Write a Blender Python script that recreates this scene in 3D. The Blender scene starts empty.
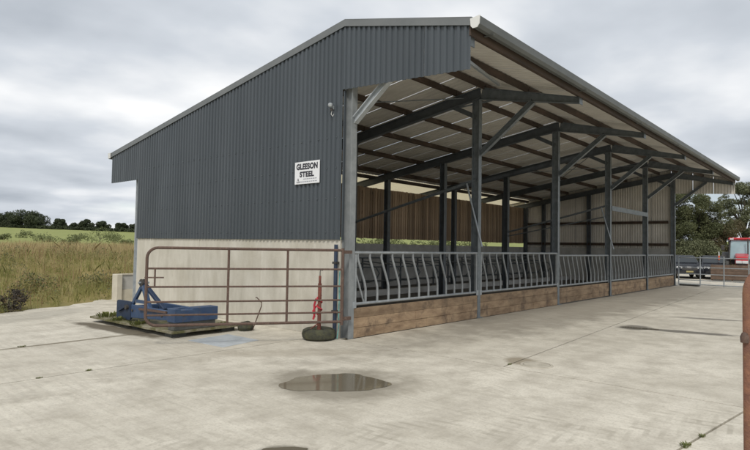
import bpy, bmesh, math, random
import numpy as np
from mathutils import Vector, Matrix
R = math.radians
rng = np.random.default_rng(7); random.seed(7)
scn = bpy.context.scene
col = scn.collection

# ------------------------------------------------------------------ camera
CAM = Vector((-7.4529, -7.1727, 1.7160))
yaw, pitch, roll = 0.7167, 0.0382, 0.0166
Fw = Vector((math.cos(yaw)*math.cos(pitch), math.sin(yaw)*math.cos(pitch), math.sin(pitch)))
Rt = Vector((math.sin(yaw), -math.cos(yaw), 0)); Up = Rt.cross(Fw)
r2 = Rt*math.cos(roll) + Up*math.sin(roll); u2 = Up*math.cos(roll) - Rt*math.sin(roll)
cd = bpy.data.cameras.new('camera'); cam = bpy.data.objects.new('camera', cd); col.objects.link(cam)
cam.matrix_world = Matrix(((r2.x, u2.x, -Fw.x, CAM.x), (r2.y, u2.y, -Fw.y, CAM.y), (r2.z, u2.z, -Fw.z, CAM.z), (0, 0, 0, 1)))
cd.sensor_fit = 'HORIZONTAL'; cd.sensor_width = 36; cd.lens = 36*560.68/750; cd.clip_end = 6000; cd.clip_start = 0.05
scn.camera = cam

# ------------------------------------------------------------------ world: overcast sky with breaks
SUN_EL, SUN_AZ = R(48), R(215)      # direction the light comes from (azimuth from +X, counter-clockwise)
w = bpy.data.worlds.new('World'); scn.world = w; w.use_nodes = True
nt = w.node_tree; nt.nodes.clear()
def N(t, k, **kw):
    n = t.nodes.new(k)
    for a, b in kw.items():
        if a == 'inp':
            for i, v in b.items(): n.inputs[i].default_value = v
        else: setattr(n, a, b)
    return n
L = nt.links.new
out = N(nt, 'ShaderNodeOutputWorld'); bg = N(nt, 'ShaderNodeBackground', inp={'Strength': 1.0})
sky = N(nt, 'ShaderNodeTexSky', sky_type='NISHITA', sun_disc=False, sun_elevation=SUN_EL, sun_rotation=R(90)-SUN_AZ)
skm = N(nt, 'ShaderNodeVectorMath', operation='SCALE', inp={'Scale': 0.1}); L(sky.outputs[0], skm.inputs[0])
tc = N(nt, 'ShaderNodeTexCoord'); sx = N(nt, 'ShaderNodeSeparateXYZ'); L(tc.outputs['Generated'], sx.inputs[0])
zc = N(nt, 'ShaderNodeMath', operation='MAXIMUM', inp={1: 0.0}); L(sx.outputs[2], zc.inputs[0])
za = N(nt, 'ShaderNodeMath', operation='ADD', inp={1: 0.16}); L(zc.outputs[0], za.inputs[0])
dv = N(nt, 'ShaderNodeVectorMath', operation='DIVIDE')
cb = N(nt, 'ShaderNodeCombineXYZ', inp={2: 1.0}); L(sx.outputs[0], cb.inputs[0]); L(sx.outputs[1], cb.inputs[1])
cz = N(nt, 'ShaderNodeCombineXYZ'); [L(za.outputs[0], cz.inputs[i]) for i in range(3)]
L(cb.outputs[0], dv.inputs[0]); L(cz.outputs[0], dv.inputs[1])
mp = N(nt, 'ShaderNodeMapping', inp={'Location': (5.1, 2.6, 0), 'Scale': (1, 1, 0.0)}); L(dv.outputs[0], mp.inputs[0])
n1 = N(nt, 'ShaderNodeTexNoise', inp={'Scale': 0.50, 'Detail': 5.0, 'Roughness': 0.42, 'Distortion': 0.2}); L(mp.outputs[0], n1.inputs['Vector'])
n2 = N(nt, 'ShaderNodeTexNoise', inp={'Scale': 1.5, 'Detail': 5.0, 'Roughness': 0.45}); L(mp.outputs[0], n2.inputs['Vector'])
n3 = N(nt, 'ShaderNodeTexNoise', inp={'Scale': 0.42, 'Detail': 4.0, 'Roughness': 0.5})
mp3 = N(nt, 'ShaderNodeMapping', inp={'Location': (9.1, 4.7, 0), 'Scale': (1, 1, 0.0)}); L(dv.outputs[0], mp3.inputs[0]); L(mp3.outputs[0], n3.inputs['Vector'])
mxn = N(nt, 'ShaderNodeMix', inp={0: 0.38}); L(n1.outputs[0], mxn.inputs[2]); L(n2.outputs[0], mxn.inputs[3])
cr = N(nt, 'ShaderNodeValToRGB'); L(mxn.outputs[0], cr.inputs[0])
e = cr.color_ramp.elements; e[0].position = 0.39; e[0].color = (0.29, 0.32, 0.36, 1); e[1].position = 0.60; e[1].color = (0.72, 0.725, 0.73, 1)
m_ = e.new(0.50); m_.color = (0.455, 0.485, 0.525, 1)
br = N(nt, 'ShaderNodeMapRange', inp={1: 0.56, 2: 0.72, 3: 1.0, 4: 0.35}); L(n3.outputs[0], br.inputs[0])
mc = N(nt, 'ShaderNodeMix', data_type='RGBA'); L(br.outputs[0], mc.inputs[0]); L(skm.outputs[0], mc.inputs[6]); L(cr.outputs[0], mc.inputs[7])
L(mc.outputs[2], bg.inputs[0]); L(bg.outputs[0], out.inputs[0])

sd = bpy.data.lights.new('sun', 'SUN'); sd.energy = 1.5; sd.angle = R(14); sd.color = (1.0, 0.95, 0.87)
sun = bpy.data.objects.new('sun', sd); col.objects.link(sun)
sdir = Vector((math.cos(SUN_AZ)*math.cos(SUN_EL), math.sin(SUN_AZ)*math.cos(SUN_EL), math.sin(SUN_EL)))
sun.rotation_euler = sdir.to_track_quat('Z', 'Y').to_euler()
vs = scn.view_settings; vs.view_transform = 'Standard'; vs.look = 'None'; vs.gamma = 1.0; vs.exposure = 0.52; vs.use_curve_mapping = False
scn.cycles.max_bounces = 10; scn.cycles.diffuse_bounces = 8; scn.cycles.transparent_max_bounces = 8

# ------------------------------------------------------------------ materials
def mat(name, c, c2=None, scale=4.0, rough=0.7, bump=0.0, bscale=60.0, metal=0.0, spec=0.5, detail=5.0, stretch=(1, 1, 1), contrast=(0.35, 0.65), c3=None, s3=1.0, t3=(0.55, 0.7)):
    m = bpy.data.materials.new(name); m.use_nodes = True; t = m.node_tree; P = t.nodes['Principled BSDF']; l = t.links.new
    P.inputs['Roughness'].default_value = rough; P.inputs['Metallic'].default_value = metal
    P.inputs['Specular IOR Level'].default_value = spec
    P.inputs['Base Color'].default_value = (*c, 1)
    if c2 or bump:
        tc = N(t, 'ShaderNodeTexCoord'); mpg = N(t, 'ShaderNodeMapping', inp={'Scale': stretch}); l(tc.outputs['Object'], mpg.inputs[0])
    if c2:
        n = N(t, 'ShaderNodeTexNoise', inp={'Scale': scale, 'Detail': detail, 'Roughness': 0.6}); l(mpg.outputs[0], n.inputs['Vector'])
        mr = N(t, 'ShaderNodeMapRange', inp={1: contrast[0], 2: contrast[1]}); l(n.outputs[0], mr.inputs[0])
        mx = N(t, 'ShaderNodeMix', data_type='RGBA', inp={6: (*c, 1), 7: (*c2, 1)}); l(mr.outputs[0], mx.inputs[0])
        last = mx.outputs[2]
        if c3:
            n3 = N(t, 'ShaderNodeTexNoise', inp={'Scale': s3, 'Detail': 6.0, 'Roughness': 0.65}); l(tc.outputs['Object'], n3.inputs['Vector'])
            m3 = N(t, 'ShaderNodeMapRange', inp={1: t3[0], 2: t3[1]}); l(n3.outputs[0], m3.inputs[0])
            mx3 = N(t, 'ShaderNodeMix', data_type='RGBA', inp={7: (*c3, 1)}); l(m3.outputs[0], mx3.inputs[0]); l(last, mx3.inputs[6]); last = mx3.outputs[2]
        l(last, P.inputs['Base Color'])
    if bump:
        nb = N(t, 'ShaderNodeTexNoise', inp={'Scale': bscale, 'Detail': 4.0}); l(mpg.outputs[0], nb.inputs['Vector'])
        bp = N(t, 'ShaderNodeBump', inp={'Strength': bump, 'Distance': 0.02}); l(nb.outputs[0], bp.inputs['Height']); l(bp.outputs[0], P.inputs['Normal'])
    return m
M = {}
M['clad'] = mat('cladding_grey', (0.052, 0.063, 0.073), (0.066, 0.078, 0.089), 1.2, 0.36, 0.0, stretch=(1, 1, 0.15), spec=0.5)
M['sheet_in'] = mat('sheet_underside', (0.74, 0.71, 0.65), (0.64, 0.61, 0.555), 1.5, 0.6)
M['roof_top'] = mat('roof_top', (0.16, 0.17, 0.17), (0.2, 0.21, 0.21), 1.0, 0.5)
M['flash'] = mat('flashing', (0.17, 0.18, 0.183), (0.14, 0.15, 0.153), 2.0, 0.4)
M['gutter'] = mat('gutter_grey', (0.11, 0.118, 0.112), (0.08, 0.087, 0.083), 1.5, 0.5)
M['white_pl'] = mat('pale_cap', (0.72, 0.72, 0.70), rough=0.4)
M['galv'] = mat('galvanised', (0.38, 0.41, 0.43), (0.27, 0.30, 0.32), 14.0, 0.42, metal=0.35)
M['galv_dk'] = mat('galvanised_frame', (0.20, 0.225, 0.24), (0.135, 0.155, 0.17), 7.0, 0.48, metal=0.25)
M['steel_in'] = mat('painted_steel', (0.11, 0.126, 0.14), (0.08, 0.092, 0.103), 5.0, 0.5)
M['galv_lt'] = mat('galvanised_light', (0.46, 0.49, 0.51), (0.36, 0.39, 0.41), 9.0, 0.45, metal=0.2)
M['corner'] = mat('corner_column', (0.27, 0.285, 0.29), (0.20, 0.215, 0.22), 5.0, 0.55, metal=0.1)
M['purlin'] = mat('purlin_timber', (0.085, 0.056, 0.039), (0.042, 0.03, 0.022), 5.0, 0.8, 0.3, 40, stretch=(0.15, 1, 1))
M['board'] = mat('board_timber', (0.44, 0.325, 0.225), (0.30, 0.215, 0.145), 4.0, 0.85, 0.3, 30, stretch=(1, 1, 0.12))
def vary(m, lo, hi):   # each board weathers a little differently
    t = m.node_tree; P = t.nodes['Principled BSDF']; src = P.inputs['Base Color'].links[0].from_socket
    oi = N(t, 'ShaderNodeObjectInfo'); mr = N(t, 'ShaderNodeMapRange', inp={3: lo, 4: hi}); t.links.new(oi.outputs['Random'], mr.inputs[0])
    v = N(t, 'ShaderNodeVectorMath', operation='SCALE'); t.links.new(src, v.inputs[0]); t.links.new(mr.outputs[0], v.inputs['Scale']); t.links.new(v.outputs[0], P.inputs['Base Color'])
vary(M['board'], 0.6, 1.3)
M['bars'] = mat('galvanised_bars', (0.33, 0.35, 0.36), (0.24, 0.26, 0.27), 9.0, 0.5, metal=0.25)
M['plank'] = mat('kerb_plank', (0.37, 0.265, 0.165), (0.21, 0.14, 0.085), 6.0, 0.85, 0.4, 30, stretch=(0.35, 1, 1), c3=(0.13, 0.09, 0.06), s3=2.6, t3=(0.52, 0.68))
M['rust'] = mat('rust_paint', (0.125, 0.075, 0.055), (0.085, 0.056, 0.045), 30.0, 0.75, 0.3, 90, c3=(0.17, 0.115, 0.09), s3=14)
M['rust_or'] = mat('rust_orange', (0.27, 0.125, 0.072), (0.15, 0.07, 0.05), 18.0, 0.75, 0.35, 120, c3=(0.36, 0.19, 0.085), s3=9)
M['blue'] = mat('blue_paint', (0.026, 0.056, 0.128), (0.045, 0.08, 0.15), 6.0, 0.55, 0.15, 60, c3=(0.10, 0.08, 0.065), s3=11, t3=(0.58, 0.7))
M['blue_dk'] = mat('blue_paint_dark', (0.012, 0.026, 0.06), (0.022, 0.04, 0.08), 6.0, 0.55, 0.15, 60)
M['dksteel'] = mat('dark_steel', (0.03, 0.032, 0.035), (0.07, 0.06, 0.05), 9.0, 0.6)
M['greybox'] = mat('grey_block', (0.13, 0.13, 0.12), (0.075, 0.08, 0.072), 9.0, 0.8, 0.3)
M['moss_conc'] = mat('mossy_concrete', (0.27, 0.245, 0.175), (0.15, 0.135, 0.085), 5.0, 0.9, 0.5, 40, c3=(0.12, 0.115, 0.045), s3=5, t3=(0.44, 0.58))
M['rubber'] = mat('rubber', (0.035, 0.035, 0.033), (0.07, 0.07, 0.06), 12.0, 0.8, 0.3)
M['tyre_moss'] = mat('tyre_moss', (0.032, 0.033, 0.026), (0.075, 0.075, 0.04), 9.0, 0.85, 0.5, 50)
M['red_post'] = mat('red_post', (0.22, 0.065, 0.045), (0.14, 0.05, 0.035), 15.0, 0.7, 0.3)
M['red_rope'] = mat('red_rope', (0.55, 0.045, 0.06), (0.40, 0.03, 0.05), 20.0, 0.8)
M['teal'] = mat('teal_rope', (0.12, 0.36, 0.33), (0.2, 0.42, 0.40), 20.0, 0.8)
M['bluepipe'] = mat('blue_pipe', (0.035, 0.055, 0.10), (0.025, 0.038, 0.065), 8.0, 0.5)
M['plate'] = mat('pale_plate', (0.46, 0.495, 0.52), (0.38, 0.41, 0.43), 5.0, 0.6, 0.15, 30)
M['cream'] = mat('cream_concrete', (0.62, 0.58, 0.48), (0.52, 0.48, 0.39), 3.0, 0.85, 0.3)
M['greyconc'] = mat('grey_concrete', (0.52, 0.515, 0.49), (0.42, 0.415, 0.39), 3.0, 0.9, 0.3, c3=(0.33, 0.32, 0.29), s3=1.2)
M['floor_in'] = mat('pen_floor', (0.11, 0.10, 0.085), (0.06, 0.055, 0.045), 2.5, 0.85, 0.5, 18)
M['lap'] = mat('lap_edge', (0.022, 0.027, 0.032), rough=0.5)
M['cover'] = mat('cover_concrete', (0.50, 0.46, 0.38), (0.36, 0.33, 0.265), 6.0, 0.9, 0.3, 40)
M['sign'] = mat('sign_white', (0.80, 0.81, 0.83), (0.75, 0.76, 0.78), 3, 0.35)
M['ink'] = mat('sign_ink', (0.02, 0.02, 0.03), rough=0.5)
M['ink_lt'] = mat('sign_ink_pale', (0.33, 0.34, 0.38), rough=0.5)
M['carbody'] = mat('car_black', (0.018, 0.02, 0.026), (0.03, 0.032, 0.038), 3, 0.18)
M['glass'] = mat('car_glass', (0.03, 0.036, 0.04), rough=0.08, spec=0.6)
M['carroof'] = mat('car_roof', (0.16, 0.17, 0.18), rough=0.2)
M['lamp'] = mat('lamp_lens', (0.65, 0.66, 0.66), rough=0.15)
M['yellow'] = mat('plate_yellow', (0.35, 0.30, 0.13), rough=0.5)
M['tred'] = mat('tractor_red', (0.50, 0.035, 0.045), (0.40, 0.03, 0.035), 3, 0.3)
M['tglass'] = mat('tractor_glass', (0.40, 0.52, 0.56), (0.30, 0.41, 0.44), 1.0, 0.05, spec=0.8)
M['orange'] = mat('marker_orange', (0.65, 0.13, 0.05), rough=0.5)
M['brownwood'] = mat('crate_wood', (0.155, 0.105, 0.075), (0.10, 0.068, 0.05), 5, 0.85, 0.3)
M['bark'] = mat('bark', (0.075, 0.062, 0.048), (0.045, 0.038, 0.03), 10, 0.9, 0.5)

def leafmat(name, c, c2, scale=0.8, trans=0.25):
    m = bpy.data.materials.new(name); m.use_nodes = True; t = m.node_tree; P = t.nodes['Principled BSDF']; l = t.links.new
    P.inputs['Roughness'].default_value = 0.6; P.inputs['Specular IOR Level'].default_value = 0.25
    tc = N(t, 'ShaderNodeTexCoord'); n = N(t, 'ShaderNodeTexNoise', inp={'Scale': scale, 'Detail': 8.0, 'Roughness': 0.7}); l(tc.outputs['Object'], n.inputs['Vector'])
    mr = N(t, 'ShaderNodeMapRange', inp={1: 0.36, 2: 0.64}); l(n.outputs[0], mr.inputs[0])
    mx = N(t, 'ShaderNodeMix', data_type='RGBA', inp={6: (*c, 1), 7: (*c2, 1)}); l(mr.outputs[0], mx.inputs[0]); l(mx.outputs[2], P.inputs['Base Color'])
    tr = N(t, 'ShaderNodeBsdfTranslucent'); l(mx.outputs[2], tr.inputs[0]); ms = N(t, 'ShaderNodeMixShader', inp={0: trans})
    l(P.outputs[0], ms.inputs[1]); l(tr.outputs[0], ms.inputs[2]); l(ms.outputs[0], t.nodes['Material Output'].inputs[0])
    return m
M['leaf_dark'] = leafmat('leaf_dark', (0.085, 0.098, 0.045), (0.16, 0.17, 0.085))
M['leaf_grey'] = leafmat('leaf_grey', (0.12, 0.135, 0.075), (0.20, 0.21, 0.12))
M['leaf_brown'] = leafmat('leaf_brown', (0.17, 0.125, 0.075), (0.11, 0.11, 0.055))
M['leaf_far'] = leafmat('leaf_far', (0.045, 0.06, 0.034), (0.085, 0.10, 0.052), 0.3)
M['leaf_scrub'] = leafmat('leaf_scrub', (0.13, 0.155, 0.065), (0.22, 0.235, 0.11), 1.0)
M['bank'] = leafmat('bank_leaf', (0.20, 0.215, 0.075), (0.34, 0.30, 0.14), 1.4, 0.4)
M['grass_gold'] = leafmat('grass_gold', (0.62, 0.50, 0.28), (0.48, 0.40, 0.20), 0.5, 0.45)
M['grass_green'] = leafmat('grass_green', (0.26, 0.28, 0.09), (0.42, 0.385, 0.16), 0.6, 0.45)
M['dock'] = leafmat('dock_brown', (0.30, 0.19, 0.11), (0.40, 0.28, 0.16), 1.0, 0.35)
M['weed'] = leafmat('weed_green', (0.12, 0.15, 0.04), (0.20, 0.20, 0.07), 6.0, 0.3)
M['rooflight'] = mat('rooflight', (0.74, 0.70, 0.58), (0.64, 0.60, 0.49), 1.5, 0.5)
_t = M['rooflight'].node_tree; _tr = N(_t, 'ShaderNodeBsdfTranslucent', inp={0: (0.90, 0.85, 0.71, 1)}); _ms = N(_t, 'ShaderNodeMixShader', inp={0: 0.72})
_t.links.new(_t.nodes['Principled BSDF'].outputs[0], _ms.inputs[1]); _t.links.new(_tr.outputs[0], _ms.inputs[2]); _t.links.new(_ms.outputs[0], _t.nodes['Material Output'].inputs[0])
wm = bpy.data.materials.new('puddle_water'); wm.use_nodes = True; P = wm.node_tree.nodes['Principled BSDF']
P.inputs['Base Color'].default_value = (0.14, 0.12, 0.085, 1); P.inputs['Roughness'].default_value = 0.07; P.inputs['IOR'].default_value = 1.33
M['water'] = wm

# concrete yard: pale brushed concrete with tamped ripples, old stains and damp run-off
def yard_mat():
    m = bpy.data.materials.new('yard_concrete'); m.use_nodes = True; t = m.node_tree; P = t.nodes['Principled BSDF']; l = t.links.new
    tc = N(t, 'ShaderNodeTexCoord'); co = tc.outputs['Object']
    def noise(s, d=6.0, r=0.6, vec=co): n = N(t, 'ShaderNodeTexNoise', inp={'Scale': s, 'Detail': d, 'Roughness': r}); l(vec, n.inputs['Vector']); return n.outputs[0]
    def mr(x, a, b, c=0.0, d=1.0): n = N(t, 'ShaderNodeMapRange', inp={1: a, 2: b, 3: c, 4: d}); l(x, n.inputs[0]); return n.outputs[0]
    def mix(f, a, b):
        n = N(t, 'ShaderNodeMix', data_type='RGBA')
        l(f, n.inputs[0])
        for i, v in ((6, a), (7, b)):
            if isinstance(v, tuple): n.inputs[i].default_value = (*v, 1)
            else: l(v, n.inputs[i])
        return n.outputs[2]
    def mul(a, b):
        n = N(t, 'ShaderNodeMath', operation='MULTIPLY', use_clamp=True)
        l(a, n.inputs[0])
        if isinstance(b, float): n.inputs[1].default_value = b
        else: l(b, n.inputs[1])
        return n.outputs[0]
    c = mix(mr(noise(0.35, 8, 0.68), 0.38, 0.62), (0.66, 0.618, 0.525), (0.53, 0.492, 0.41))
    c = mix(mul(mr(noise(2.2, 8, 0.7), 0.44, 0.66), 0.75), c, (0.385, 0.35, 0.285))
    c = mix(mul(mr(noise(38.0, 4), 0.50, 0.70), 0.55), c, (0.36, 0.33, 0.27))
    mp5 = N(t, 'ShaderNodeMapping', inp={'Rotation': (0, 0, R(3)), 'Scale': (26, 1.6, 1)}); l(co, mp5.inputs[0])
    c = mix(mul(mr(noise(1.0, 4, 0.6, mp5.outputs[0]), 0.50, 0.70), 0.30), c, (0.33, 0.30, 0.24))
    c = mix(mul(mr(noise(7.0, 6, 0.7), 0.62, 0.72), 0.35), c, (0.24, 0.215, 0.165))
    # faint tyre and scraper tracks across the yard
    mp = N(t, 'ShaderNodeMapping', inp={'Rotation': (0, 0, R(24)), 'Scale': (0.14, 2.4, 1)}); l(co, mp.inputs[0])
    c = mix(mul(mr(noise(1.0, 5, 0.6, mp.outputs[0]), 0.5, 0.68), 0.26), c, (0.37, 0.335, 0.275))
    mp4 = N(t, 'ShaderNodeMapping', inp={'Rotation': (0, 0, R(-40)), 'Scale': (0.2, 3.6, 1)}); l(co, mp4.inputs[0])
    c = mix(mul(mr(noise(1.0, 5, 0.6, mp4.outputs[0]), 0.54, 0.70), 0.18), c, (0.60, 0.565, 0.49))
    def mth(op, a, b=None):
        n = N(t, 'ShaderNodeMath', operation=op)
        for i, v in ((0, a), (1, b)):
            if v is None: continue
            if isinstance(v, (int, float)): n.inputs[i].default_value = v
            else: l(v, n.inputs[i])
        return n.outputs[0]
    nz = noise(1.7, 4)
    for (px, py, rot, hw, k) in ((-4.4, -3.4, -38, 0.24, 0.55), (-5.4, -2.2, -38, 0.24, 0.5), (-3.2, 0.2, 12, 0.25, 0.4), (-2.6, -4.3, 25, 0.25, 0.30), (2.0, -4.6, 8, 0.25, 0.22), (2.2, -2.4, 8, 0.25, 0.25)):
        q = N(t, 'ShaderNodeMapping', vector_type='TEXTURE', inp={'Location': (px, py, 0), 'Rotation': (0, 0, R(rot)), 'Scale': (1, 1, 1)}); l(co, q.inputs[0])
        sp = N(t, 'ShaderNodeSeparateXYZ'); l(q.outputs[0], sp.inputs[0])
        b_ = mth('ABSOLUTE', sp.outputs[1]); ph_ = mth('SINE', mth('MULTIPLY', mth('ADD', sp.outputs[0], b_), 34.0))
        f = mul(mul(mr(ph_, 0.1, 0.7), mr(b_, hw+0.03, hw-0.03)), mul(mr(nz, 0.45, 0.62), k))
        c = mix(f, c, (0.33, 0.30, 0.24))
    c = mix(mul(mr(noise(0.8, 9, 0.75), 0.54, 0.66), 0.45), c, (0.36, 0.325, 0.26))
    # shaped stains, and darker strips along the shed front: cx, cy, rx, ry, rot, strength, colour
    wob = N(t, 'ShaderNodeTexNoise', inp={'Scale': 1.3, 'Detail': 6.0, 'Roughness': 0.65}); l(co, wob.inputs['Vector'])
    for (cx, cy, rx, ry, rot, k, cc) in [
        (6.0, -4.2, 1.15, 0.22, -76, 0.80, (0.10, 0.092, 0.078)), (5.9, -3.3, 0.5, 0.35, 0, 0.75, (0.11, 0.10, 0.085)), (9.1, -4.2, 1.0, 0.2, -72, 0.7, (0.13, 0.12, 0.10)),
        (12.0, -0.9, 13.5, 1.6, 0, 0.62, (0.23, 0.205, 0.165)), (20.0, -1.5, 8.0, 2.6, 0, 0.45, (0.22, 0.20, 0.165)),  # yard darker in long strips beside the shed front, below the canopy
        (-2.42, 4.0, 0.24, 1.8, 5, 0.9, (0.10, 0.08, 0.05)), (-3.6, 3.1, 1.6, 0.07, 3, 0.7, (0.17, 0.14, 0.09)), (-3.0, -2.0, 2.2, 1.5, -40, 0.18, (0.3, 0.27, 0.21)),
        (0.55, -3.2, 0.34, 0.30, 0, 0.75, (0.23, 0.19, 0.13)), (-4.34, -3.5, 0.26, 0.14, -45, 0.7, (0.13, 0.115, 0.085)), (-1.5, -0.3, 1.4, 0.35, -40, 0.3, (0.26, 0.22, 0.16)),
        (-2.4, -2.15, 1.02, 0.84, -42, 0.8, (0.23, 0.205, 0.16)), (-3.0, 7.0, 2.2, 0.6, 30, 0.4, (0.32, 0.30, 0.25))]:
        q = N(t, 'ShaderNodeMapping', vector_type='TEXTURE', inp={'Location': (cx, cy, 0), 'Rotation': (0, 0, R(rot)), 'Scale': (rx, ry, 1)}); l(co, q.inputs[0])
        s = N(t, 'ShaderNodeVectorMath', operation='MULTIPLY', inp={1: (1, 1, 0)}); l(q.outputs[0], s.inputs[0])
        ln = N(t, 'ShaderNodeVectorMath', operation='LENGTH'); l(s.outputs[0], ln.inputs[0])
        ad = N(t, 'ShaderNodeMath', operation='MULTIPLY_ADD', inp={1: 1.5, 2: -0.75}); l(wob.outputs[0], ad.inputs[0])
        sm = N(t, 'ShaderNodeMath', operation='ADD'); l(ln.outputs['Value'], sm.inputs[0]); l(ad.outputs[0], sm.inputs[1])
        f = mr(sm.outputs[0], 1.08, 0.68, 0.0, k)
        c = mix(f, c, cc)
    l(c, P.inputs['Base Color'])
    rg = mr(noise(3.0), 0.3, 0.7, 0.7, 0.9); l(rg, P.inputs['Roughness']); P.inputs['Specular IOR Level'].default_value = 0.35
    # tamp ripples + grit
    mp2 = N(t, 'ShaderNodeMapping', inp={'Rotation': (0, 0, R(4))}); l(co, mp2.inputs[0])
    wv = N(t, 'ShaderNodeTexWave', bands_direction='X', inp={'Scale': 2.6, 'Distortion': 0.7, 'Detail': 3.0, 'Detail Scale': 1.6}); l(mp2.outputs[0], wv.inputs['Vector'])
    msk = mr(noise(0.5, 3), 0.42, 0.6)
    h1 = mul(wv.outputs['Fac'], msk)
    b1 = N(t, 'ShaderNodeBump', inp={'Strength': 0.14, 'Distance': 0.02}); l(h1, b1.inputs['Height'])
    b2 = N(t, 'ShaderNodeBump', inp={'Strength': 0.45, 'Distance': 0.006}); l(noise(55.0, 5, 0.7), b2.inputs['Height']); l(b1.outputs[0], b2.inputs['Normal'])
    l(b2.outputs[0], P.inputs['Normal'])
    return m
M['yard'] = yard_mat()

def wall_mat():   # cast concrete end wall: cream, with vertical run marks, shutter joints
    m = bpy.data.materials.new('cast_concrete'); m.use_nodes = True; t = m.node_tree; P = t.nodes['Principled BSDF']; l = t.links.new
    tc = N(t, 'ShaderNodeTexCoord'); mp = N(t, 'ShaderNodeMapping', inp={'Scale': (1, 1.5, 0.45)}); l(tc.outputs['Object'], mp.inputs[0])
    n = N(t, 'ShaderNodeTexNoise', inp={'Scale': 2.0, 'Detail': 7.0, 'Roughness': 0.62}); l(mp.outputs[0], n.inputs['Vector'])
    n2 = N(t, 'ShaderNodeTexNoise', inp={'Scale': 1.1, 'Detail': 7.0, 'Roughness': 0.65}); l(tc.outputs['Object'], n2.inputs['Vector'])
    a = N(t, 'ShaderNodeMapRange', inp={1: 0.35, 2: 0.7}); l(n.outputs[0], a.inputs[0]); b = N(t, 'ShaderNodeMapRange', inp={1: 0.48, 2: 0.72, 4: 0.6}); l(n2.outputs[0], b.inputs[0])
    x = N(t, 'ShaderNodeMix', data_type='RGBA', inp={6: (0.60, 0.572, 0.50, 1), 7: (0.44, 0.412, 0.345, 1)}); l(a.outputs[0], x.inputs[0])
    y = N(t, 'ShaderNodeMix', data_type='RGBA', inp={7: (0.42, 0.385, 0.305, 1)}); l(b.outputs[0], y.inputs[0]); l(x.outputs[2], y.inputs[6])
    l(y.outputs[2], P.inputs['Base Color']); P.inputs['Roughness'].default_value = 0.85
    bp = N(t, 'ShaderNodeBump', inp={'Strength': 0.3, 'Distance': 0.01}); nn = N(t, 'ShaderNodeTexNoise', inp={'Scale': 30.0, 'Detail': 5.0}); l(tc.outputs['Object'], nn.inputs['Vector'])
    l(nn.outputs[0], bp.inputs['Height']); l(bp.outputs[0], P.inputs['Normal'])
    return m
M['wall'] = wall_mat()

def field_mat():
    m = bpy.data.materials.new('field_ground'); m.use_nodes = True; t = m.node_tree; P = t.nodes['Principled BSDF']; l = t.links.new
    tc = N(t, 'ShaderNodeTexCoord'); n = N(t, 'ShaderNodeTexNoise', inp={'Scale': 0.35, 'Detail': 9.0, 'Roughness': 0.7}); l(tc.outputs['Object'], n.inputs['Vector'])
    n2 = N(t, 'ShaderNodeTexNoise', inp={'Scale': 0.02, 'Detail': 4.0}); l(tc.outputs['Object'], n2.inputs['Vector'])
    a = N(t, 'ShaderNodeMapRange', inp={1: 0.35, 2: 0.65}); l(n.outputs[0], a.inputs[0])
    rough = N(t, 'ShaderNodeMix', data_type='RGBA', inp={6: (0.17, 0.16, 0.06, 1), 7: (0.30, 0.235, 0.105, 1)}); l(a.outputs[0], rough.inputs[0])
    past = N(t, 'ShaderNodeMix', data_type='RGBA', inp={6: (0.22, 0.25, 0.085, 1), 7: (0.28, 0.295, 0.115, 1)}); l(a.outputs[0], past.inputs[0])
    at = N(t, 'ShaderNodeAttribute', attribute_name='pasture'); x = N(t, 'ShaderNodeMix', data_type='RGBA'); l(at.outputs['Fac'], x.inputs[0]); l(rough.outputs[2], x.inputs[6]); l(past.outputs[2], x.inputs[7])
    l(x.outputs[2], P.inputs['Base Color']); P.inputs['Roughness'].default_value = 0.95; P.inputs['Specular IOR Level'].default_value = 0.1
    return m
M['field'] = field_mat()

vary(M['plank'], 0.8, 1.18); vary(M['clad'], 0.93, 1.10)
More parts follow.
